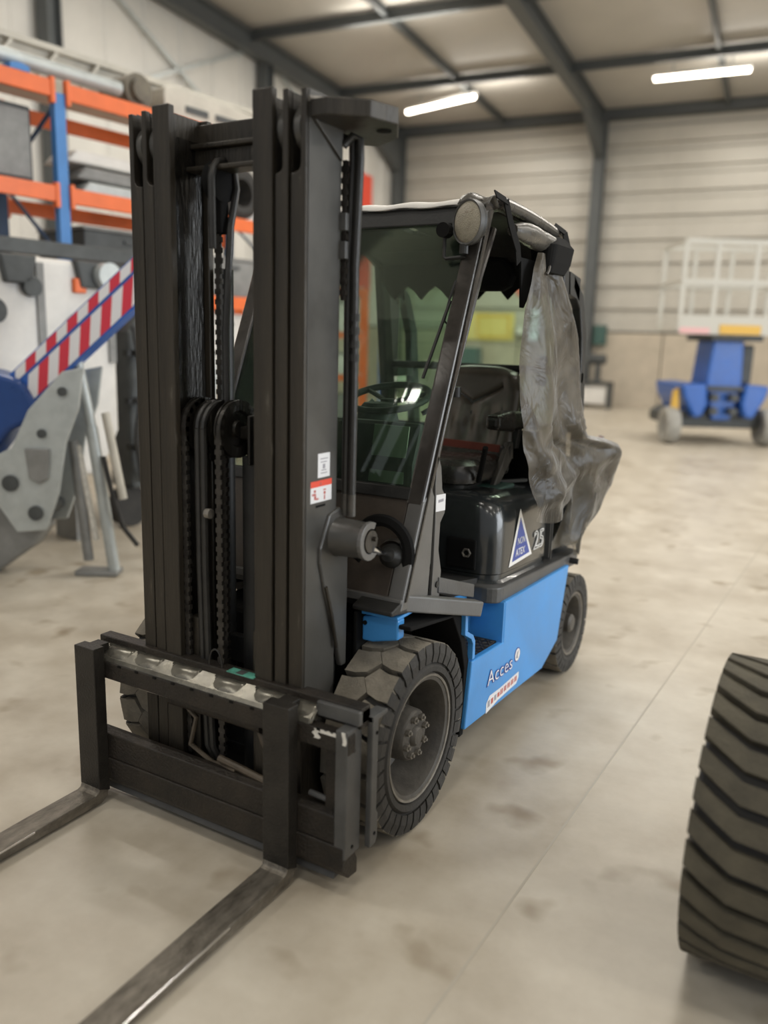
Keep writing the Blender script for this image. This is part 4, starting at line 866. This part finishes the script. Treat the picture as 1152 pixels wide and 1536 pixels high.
# NON ATEX triangle and 25 on the hood side
XH = .5125
def ax_(y): return -.06 * (y - .7)
tri = lambda y0, z0, y1, z1, y2, z2, x0, x1: MB().prism([(y0, z0), (y1, z1), (y2, z2)], x0, x1)
P(tri(.855, .748, 1.130, .752, .955, .990, XH, XH + .0012), 'triangle_sticker', 'white')
P(tri(.888, .765, 1.096, .768, .962, .950, XH + .0012, XH + .0020), 'triangle_field', 'navy')
def ht(body, size, m, y, z, dx, sx=1.0, off=0.0, nm='lettering', line=0): return text(body, size, m, nm, FK, (XH + dx, y, z), (0, 1, -.03), (0, 0, 1), sx=sx, off=off, line=line)
ht('NON', .044, 'sticker', .937, .832, .0022, .88); ht('ATEX', .045, 'sticker', .922, .783, .0022, .98, .0006)
ht('25', .120, 'white', 1.145, .768, .0012, 1.12, nm='outlined_number', line=.0025)

# ---- cab frame
def pil(x0, x1, p0, p1, w, name, m='pillar', bev=.008, parent=FK):
    """pillar in the y-z plane between p0 and p1, w deep along y"""
    return P(MB().prism([(p0[0], p0[1]), (p0[0] + w, p0[1]), (p1[0] + w, p1[1]), (p1[0], p1[1])], x0, x1), name, m, parent, bevel=bev)
for sd in (1, -1):
    a, b = (.435, .500) if sd > 0 else (-.500, -.435)
    fp = pil(a, b, (.055, 1.14), (.478, 2.165), .062, 'front_pillar')
    P(MB().prism([(-.078, .80), (.120, .785), (.135, .95), (.145, 1.16), (.120, 1.20), (.060, 1.15)], a + .008, b + .002), 'pillar_foot', 'grey', fp, bevel=.006)
    P(MB().prism([(-.050, .83), (-.04, .83), (.455, 2.06), (.445, 2.06)], b - .004 if sd > 0 else a - .006, b + .006 if sd > 0 else a + .004), 'seal_strip', 'greasy', fp)
    c = .488 if sd > 0 else -.500
    # grey hinge plate behind the pillar foot, wavy rear edge
    P(MB().prism([(.150, .79), (.215, .78), (.222, .88), (.195, .96), (.200, 1.06), (.232, 1.09), (.232, 1.15), (.205, 1.18), (.190, 1.26), (.160, 1.31), (.150, 1.20), (.160, 1.08), (.158, .92)], c, c + .012), 'hinge_plate', 'grey', bevel=.002)
    P(MB().cyl((c + .012, .190, .835), .012, 0, .005, 'x', 12), 'bolt', 'black')
    # inner rail behind the pillar rising to the roof
    P(MB().tube([(c, .155, 1.30), (c - .005 * sd, .33, 1.66), (c - .01 * sd, .47, 1.92), (c - .02 * sd, .60, 2.10)], .016, 10), 'inner_rail', 'pillar', smooth=True)
    if sd > 0:
        P(MB().prism([(.158, 1.105), (.2315, 1.100), (.2315, 1.160), (.158, 1.165)], c + .012, c + .0128), 'cab_sticker', 'sticker'); P(MB().box(c + .0128, c + .0132, .175, .215, 1.135, 1.145), 'sticker_print', 'stickgrey')
    # rear side frame with slot
    e0, e1 = (.455, .50) if sd > 0 else (-.50, -.455)
    P(MB().prism([(1.34, 2.10), (1.42, 2.08), (1.60, 1.02), (1.50, 1.02)], e0, e1), 'rear_pillar', 'black', bevel=.01)
    P(MB().prism([(1.50, 2.02), (1.66, 1.93), (1.76, 1.75), (1.86, 1.05), (1.78, 1.05), (1.69, 1.72), (1.63, 1.86), (1.50, 1.95)], e0, e1), 'rear_bow', 'black', bevel=.008)
    P(MB().box(e0, e1, 1.45, 1.76, 1.50, 1.56), 'side_crossbar', 'black', bevel=.006)
    P(MB().prism([(1.44, 2.02), (1.60, 2.0), (1.60, 1.90), (1.46, 1.92)], e0, e1), 'corner_web', 'black')
    # curved roof side rail
    rl = [(.45, 2.165), (.60, 2.190), (.85, 2.185), (1.08, 2.160), (1.25, 2.120), (1.38, 2.06)]
    P(MB().tube([(b - .02 if sd > 0 else a + .02, y, z - .005) for y, z in rl], .024, 10), 'roof_rail', 'pillar', smooth=True)
# door step plate above the front wheel and floor edge
foot = [(-.045, .845), (.0, .842)]
m = MB(); q0, q1 = V((.47, -.045, .805)), V((.585, .375, .700))
m.bar(q0 + V((0, 0, .02)), q1 + V((0, 0, .012)), .05, .058); P(m, 'fender_edge', 'grey', bevel=.006)
P(MB().prism([(-.06, .835), (.38, .735), (.38, .715), (-.09, .795), (-.13, .80), (-.13, .815)], .345, .50), 'fender', 'black', bevel=.004)
P(MB().prism([(.20, .86), (.52, .755), (.52, .70), (.20, .80)], .42, .505), 'floor_edge', 'sill', bevel=.004)
P(MB().prism([(-.03, .84), (.72, .72), (.72, .66), (-.03, .78)], -.48, .43), 'floor_plate', 'black')
# front cowl, dark panel with opening ring, windscreen
P(MB().prism([(-.060, .835), (-.040, .835), (.095, 1.17), (.075, 1.17)], -.44, .44), 'front_cowl', 'cowl', bevel=.004)
P(MB().prism([(-.075, .815), (-.035, .815), (-.03, .842), (-.07, .842)], -.50, .50), 'cowl_lip', 'grey', bevel=.003)
P(MB().lathe([(0, .125), (-.012, .12), (-.018, .10), (-.012, .085), (0, .082)], (.385, -.004, .985), 'y', 36), 'cowl_grommet', 'deep', smooth=True)
P(MB().prism([(.060, 1.155), (.085, 1.155), (.100, 1.195), (.075, 1.195)], -.445, .445), 'windscreen_sill', 'black', bevel=.004)
P(MB().prism([(.088, 1.195), (.093, 1.195), (.470, 2.11), (.465, 2.11)], -.437, .437), 'windscreen', 'glass')
P(MB().bar((.395, .225, 1.56), (.43, .345, 1.83), .010, .007), 'wiper_arm', 'black')
P(MB().prism([(.455, 2.105), (.50, 2.105), (.52, 2.165), (.47, 2.165)], -.46, .46), 'front_header', 'black', bevel=.006)
# roof with two slots, valance and lining
xs = [(-.475, -.27), (-.19, -.10), (-.03, .475)]
m = MB()
for x0, x1 in xs: m.prism([(.47, 2.165), (.60, 2.190), (.85, 2.188), (1.08, 2.165), (1.25, 2.130), (1.40, 2.06), (1.40, 2.04), (1.25, 2.11), (1.08, 2.145), (.85, 2.168), (.60, 2.170), (.47, 2.150)], x0, x1)
for x0, x1 in ((-.27, -.19), (-.10, -.03)):
    m.prism([(.47, 2.165), (.60, 2.190), (.85, 2.188), (.85, 2.168), (.60, 2.170), (.47, 2.150)], x0, x1)
    m.prism([(1.02, 2.17), (1.08, 2.165), (1.25, 2.130), (1.40, 2.06), (1.40, 2.04), (1.25, 2.11), (1.08, 2.145), (1.02, 2.15)], x0, x1)
P(m, 'roof_panel', 'black')
P(MB().grid(lambda u, v: (-.50 + 1.0 * u, .455 + .20 * v, 2.172 + .030 * sin(min(1, v * 2.5) * pi / 2) + .003 * sin(u * 31)), 40, 5), 'roof_sheet', 'offwhite', smooth=True, solid=.004)
m = MB()
n = 40
vs = []
sc = [(-.46, 2.06), (.46, 2.06)] + [(.46 - .92 * i / 24, (2.0 if i in (0, 24) else 1.955 - .035 * abs(sin(pi * i / 4.0)) - (.03 if i % 4 == 2 else 0))) for i in range(25)]
P(MB().prism(sc, 1.36, 1.372, 'y'), 'scalloped_valance', 'deep')
P(MB().prism([(.17, 1.905), (.36, 1.905), (.395, 1.925), (.41, 1.965), (.395, 2.01), (.36, 2.04), (.17, 2.06)], .96, 1.03, 'y'), 'cab_fan_housing', 'deep', bevel=.02)
# rear screen, cross tube
P(MB().box(-.455, .455, 1.545, 1.550, 1.27, 2.04), 'rear_screen', 'rearglass')
P(MB().tube([(-.46, 1.50, 1.568), (.47, 1.50, 1.568)], .019, 12), 'rear_crossbar', 'black', smooth=True)
for z in (1.61, 1.52): P(MB().cyl((.375, 1.49, z), .026, -.018, .018, 'x', 16), 'clamp_knob', 'deep', smooth=True)
P(MB().prism([(.105, 1.272), (.390, 1.272), (.245, 1.480)], 1.536, 1.542, 'y'), 'triangle_sticker', 'dash', bevel=.001)
P(MB().prism([(.150, 1.290), (.345, 1.290), (.245, 1.440)], 1.530, 1.536, 'y'), 'triangle_field', 'teal')
# headlamp on the right pillar, indicator bracket on its left
LC = (.470, .375, 2.098)
hl = P(MB().lathe([(-.006, .040), (0, .070), (.008, .076), (.022, .076), (.035, .066), (.055, .045), (.065, .02), (.066, 0)], LC, 'y', 40).rotz(-.42, LC), 'headlamp', 'black', smooth=True)
P(MB().lathe([(.0, .072), (-.008, .060), (-.013, .035), (-.015, 0)], LC, 'y', 40).rotz(-.42, LC), 'lamp_lens', 'lens', hl, smooth=True)
P(MB().lathe([(-.004, .070), (-.006, .076), (.010, .078), (.010, .072)], LC, 'y', 40).rotz(-.42, LC), 'lamp_rim', 'sill', hl, smooth=True)
P(MB().cyl((.455, .385, 2.005), .016, -.012, .02, 'z', 12), 'lamp_mount', 'black', hl)
m = MB(); m.tube([(.378, .385, 2.055), (.378, .385, 1.985), (.385, .385, 1.978), (.455, .40, 1.985)], .007, 8); P(m, 'indicator_bracket', 'black', smooth=True)
P(MB().cyl((.378, .385, 2.075), .026, -.02, .02, 'y', 20), 'indicator_lamp', 'deep', smooth=True)
P(MB().tube([(.44, .36, 1.90), (.425, .34, 1.82), (.418, .33, 1.76), (.43, .35, 1.74)], .004, 6), 'lamp_cable', 'black', smooth=True)
# black cab heater duct / rear left dark post inside
# dashboard, column, steering wheel
P(MB().prism([(.20, .84), (.42, .84), (.40, 1.25), (.34, 1.38), (.26, 1.40), (.20, 1.25)], -.02, .38), 'dashboard', 'dash', bevel=.02)
P(MB().prism([(.192, 1.18), (.198, 1.18), (.236, 1.385), (.230, 1.385)], .20, .345), 'paper_reflection', mat('greenish_sheet', (.42, .50, .36), .6))  # pale sheet standing in for a paper's reflection in the windscreen
P(MB().lathe([(0, .075), (.02, .085), (.06, .075), (.085, .055), (.09, 0)], (.08, .45, 1.36), 'z', 28), 'column_cap', 'dash', smooth=True)
sw = P(MB().tube([(.085 + .165 * cos(a), .53 + .150 * sin(a), 1.462 + .045 * sin(a)) for a in [2 * pi * k / 36 for k in range(37)]], .014, 10, cap=False), 'steering_wheel', 'dash', smooth=True)
for a in (.5, 2.64, 4.71): P(MB().tube([(.085, .53, 1.442), (.085 + .16 * cos(a), .53 + .145 * sin(a), 1.460 + .045 * sin(a))], .010, 8), 'spoke', 'dash', sw, smooth=True)
P(MB().cyl((.085, .53, 1.435), .035, -.01, .022, 'z', 20), 'steering_hub', 'dash', sw, smooth=True)
P(MB().tube([(.02, .515, 1.45), (-.03, .50, 1.40)], .008, 8), 'column_lever', 'sticker', smooth=True)
P(MB().tube([(.20, .60, 1.40), (.28, .66, 1.46), (.30, .68, 1.48)], .010, 8).cyl((.305, .685, 1.49), .022, -.02, .02, 'z', 14), 'control_lever', 'black', smooth=True)
P(MB().tube([(-.12, .40, 1.43), (-.10, .38, 1.33), (-.12, .34, 1.2)], .02, 10), 'side_lever', 'dash', smooth=True)

# ---- seat
SC = .085
def seatback(u, v):
    w = .225 * (1 - .18 * max(0, v - .75) / .25 * 1.0) ; ua = (u - .5) * 2
    x = SC + w * ua; z = 1.155 + .415 * v; y = 1.26 + .12 * v
    y += -.030 * (1 - .0) * (abs(ua) ** 2.5) * 1.0 + .02
    # ribs in the middle, V crease above
    if .12 < v < .62 and abs(ua) < .72: y += .016 * cos(ua * 13.0) * (1 - abs(v - .37) / .27)
    dV = v - (.60 + .28 * abs(ua)); y += .024 * math.exp(-(dV / .03) ** 2) if abs(ua) < .75 else 0
    e = max(abs(ua) - .86, 0) / .14; y += .05 * e * e
    t = max(v - .90, 0) / .10; y += .05 * t * t; z -= .03 * t * abs(ua) ** 3
    bo = max(.06 - v, 0) / .06; y += .03 * bo
    return (x, y, z)
bk = P(MB().grid(seatback, 64, 48), 'seat_backrest', 'vinylbrown', smooth=True, solid=-.012)
P(loft([rr(SC - .20, SC + .20, 1.315, 1.39, 1.17, .03), rr(SC - .225, SC + .225, 1.335, 1.43, 1.36, .035), rr(SC - .20, SC + .20, 1.395, 1.47, 1.535, .03), rr(SC - .17, SC + .17, 1.405, 1.46, 1.56, .025)]), 'backrest_shell', 'vinyl', smooth=True)
cr_ = []
for z, i, r_ in ((1.075, .03, .09), (1.09, .0, .10), (1.135, -.005, .11), (1.165, .01, .10), (1.180, .04, .09), (1.184, .08, .07)): cr_.append(rr(SC - .24 + i, SC + .24 - i, .80 + i, 1.34 - i, z + .0, r_, 6))
cush = P(loft(cr_), 'seat_cushion', 'vinyl', smooth=True)
P(loft([rr(SC - .17, SC + .17, .86, 1.28, 1.00, .04), rr(SC - .20, SC + .20, .82, 1.30, 1.05, .05), rr(SC - .20, SC + .20, .82, 1.30, 1.085, .05)]), 'seat_base', 'black', smooth=True)
P(MB().box(SC - .22, SC + .22, .85, 1.36, .985, 1.01), 'seat_rail', 'sill', bevel=.006)
P(MB().bar((SC - .20, 1.16, 1.225), (SC + .225, 1.22, 1.205), .008, .036), 'seat_belt', 'belt', bevel=.002)
P(MB().bar((SC + .225, 1.22, 1.10), (SC + .245, 1.20, 1.225), .05, .035), 'belt_buckle', 'black', bevel=.008)
P(MB().prism([(1.02, 1.03), (1.06, 1.02), (1.26, 1.17), (1.25, 1.24), (1.20, 1.24)], SC + .235, SC + .262), 'side_bracket', 'rim', bevel=.006)
ar = P(loft([[(SC + .22, 1.00, 1.315), (SC + .285, 1.00, 1.315), (SC + .285, 1.00, 1.375), (SC + .22, 1.00, 1.375)], [(SC + .215, 1.16, 1.295), (SC + .30, 1.16, 1.295), (SC + .30, 1.16, 1.39), (SC + .215, 1.16, 1.39)], [(SC + .22, 1.36, 1.30), (SC + .29, 1.36, 1.30), (SC + .29, 1.36, 1.375), (SC + .22, 1.36, 1.375)]]), 'armrest', 'vinyl', bevel=.018, seg=3)
P(MB().bar((SC + .235, 1.33, 1.20), (SC + .25, 1.34, 1.33), .03, .05), 'armrest_bracket', 'black', ar, bevel=.004)
P(MB().tube([(.40, .80, 1.26), (.36, .86, 1.16), (.34, .88, 1.10)], .012, 8), 'seat_lever', 'deep', smooth=True)

# ------------------------------------------------------------------ weather curtain and straps hanging from the cab frame
ct = thing('weather_curtain', 'dirty clear plastic weather curtain bunched over the rear of the forklift cab', 'curtain', (.56, 1.4, .66))
rows = [(2.05, .92, 1.14, .535), (1.98, .85, 1.20, .55), (1.85, .81, 1.34, .56), (1.72, .78, 1.50, .57), (1.60, .76, 1.56, .575), (1.42, .77, 1.60, .58), (1.32, .79, 1.64, .58), (1.26, .80, 1.72, .585), (1.225, .81, 2.02, .595), (1.19, .82, 2.20, .605), (1.10, .83, 2.29, .61), (.96, .86, 2.31, .605), (.84, .92, 2.17, .59), (.74, 1.05, 1.92, .57), (.655, 1.35, 1.76, .555)]
def row(z):
    for i in range(len(rows) - 1):
        a, b = rows[i], rows[i + 1]
        if z <= a[0] and z >= b[0]:
            t = (a[0] - z) / (a[0] - b[0]); return [a[k] + (b[k] - a[k]) * t for k in range(4)]
    return list(rows[-1] if z < rows[-1][0] else rows[0])
def curt(u, v):
    if u < .42: zb = .96 - .04 * sin(u * 9)
    else: zb = .96 - .305 * min(1, (u - .42) / .16) + .26 * max(0, (u - .72) / .28)
    z = 2.05 + (zb - 2.05) * v; _, y0, y1, x = row(z)
    y = y0 + (y1 - y0) * u
    am = .012 + .022 * min(1, (2.05 - z) / .8)
    x += am * sin(u * 11 + .9 * sin(z * 3)) + (.012 if z < 1.35 else .003) * sin(u * 31 + z * 9)
    q = noise.noise(V((u * 3, z * 3, 1.7))); q2 = noise.noise(V((u * 9, z * 8, 5.1))) * (1 if z < 1.35 else .35); x += .035 * q * min(1, (2.05 - z) * 2.5) + .014 * q2
    if z < 1.3: x += .02 * math.exp(-((z - 1.08 - .18 * (u - .3)) / .05) ** 2) * 1.6
    x -= .22 * max(0, (u - .80) / .20) ** 2 * (1 if z < 1.3 else .35)
    y += .012 * q2
    return (x, y, z)
P(MB().grid(curt, 90, 110), 'curtain_sheet', 'curtain', ct, smooth=True)
def curt2(u, v):  # second fold wrapping the counterweight
    z = 1.20 - .50 * v; y = 1.55 + .70 * u - .15 * v; x = .53 + .03 * sin(u * 9 + v * 4) - .30 * max(0, u - .6) ** 1.5
    return (x, y + .03 * noise.noise(V((u * 4, v * 5, 0))), z)
P(MB().grid(curt2, 30, 24), 'inner_fold', 'curtain', ct, smooth=True)
# rolled flap along the roof edge and the straps
def roll(y0, z0, y1, z1, r, x): return [(x + .006 * sin(9 * t), y0 + (y1 - y0) * t, z0 + (z1 - z0) * t + .012 * sin(pi * t)) for t in [k / 8 for k in range(9)]]
P(MB().tube(roll(.66, 2.105, 1.22, 2.075, 0, .522), [.022, .036, .042, .044, .042, .042, .040, .034, .02], 14), 'rolled_flap', 'flap', ct, smooth=True)
P(MB().grid(lambda u, v: (.505 + .02 * sin(v * pi), .56 + .74 * u, 2.212 - .05 * u * u - .045 * v), 24, 5), 'roof_flap', 'flap', ct, smooth=True, solid=.004)
P(MB().grid(lambda u, v: (.40 + .12 * u, .43 + .10 * v, 2.17 + .035 * sin(pi * v) + .01 * sin(u * 6)), 10, 6), 'corner_wrap', 'flap', ct, smooth=True, solid=.004)
def strap(pts, w, nm='strap', parent=ct):
    m = MB()
    for i in range(len(pts) - 1): m.bar(pts[i], V(pts[i + 1]) + (V(pts[i + 1]) - V(pts[i])).normalized() * .004, .005, w, (0, 1, .2))
    return P(m, nm, 'deep', parent)
strap([(.515, .50, 2.208), (.538, .545, 2.19), (.545, .58, 2.12), (.55, .65, 2.04), (.545, .68, 1.99)], .045)
strap([(.50, 1.18, 2.19), (.54, 1.20, 2.16), (.56, 1.22, 2.08), (.555, 1.10, 2.02), (.54, .98, 2.00)], .06)
P(loft([rr(.50, .575, .95, 1.16, 1.975, .03), rr(.48, .580, .96, 1.22, 2.02, .035), rr(.46, .58, .98, 1.26, 2.09, .04), rr(.49, .55, 1.08, 1.22, 2.13, .03)]), 'gathered_knot', 'deep', ct, bevel=.022, seg=3)
P(MB().tube([(.56, 1.00, 2.03), (.57, .95, 1.98), (.57, .93, 1.965)], .006, 6), 'zip_pull', 'rim', ct, smooth=True)
P(MB().prism([(.80, 2.02), (1.02, 2.02), (.93, 1.90), (.86, 1.83), (.83, 1.83)], .50, .508), 'dark_corner_flap', 'deep', ct)
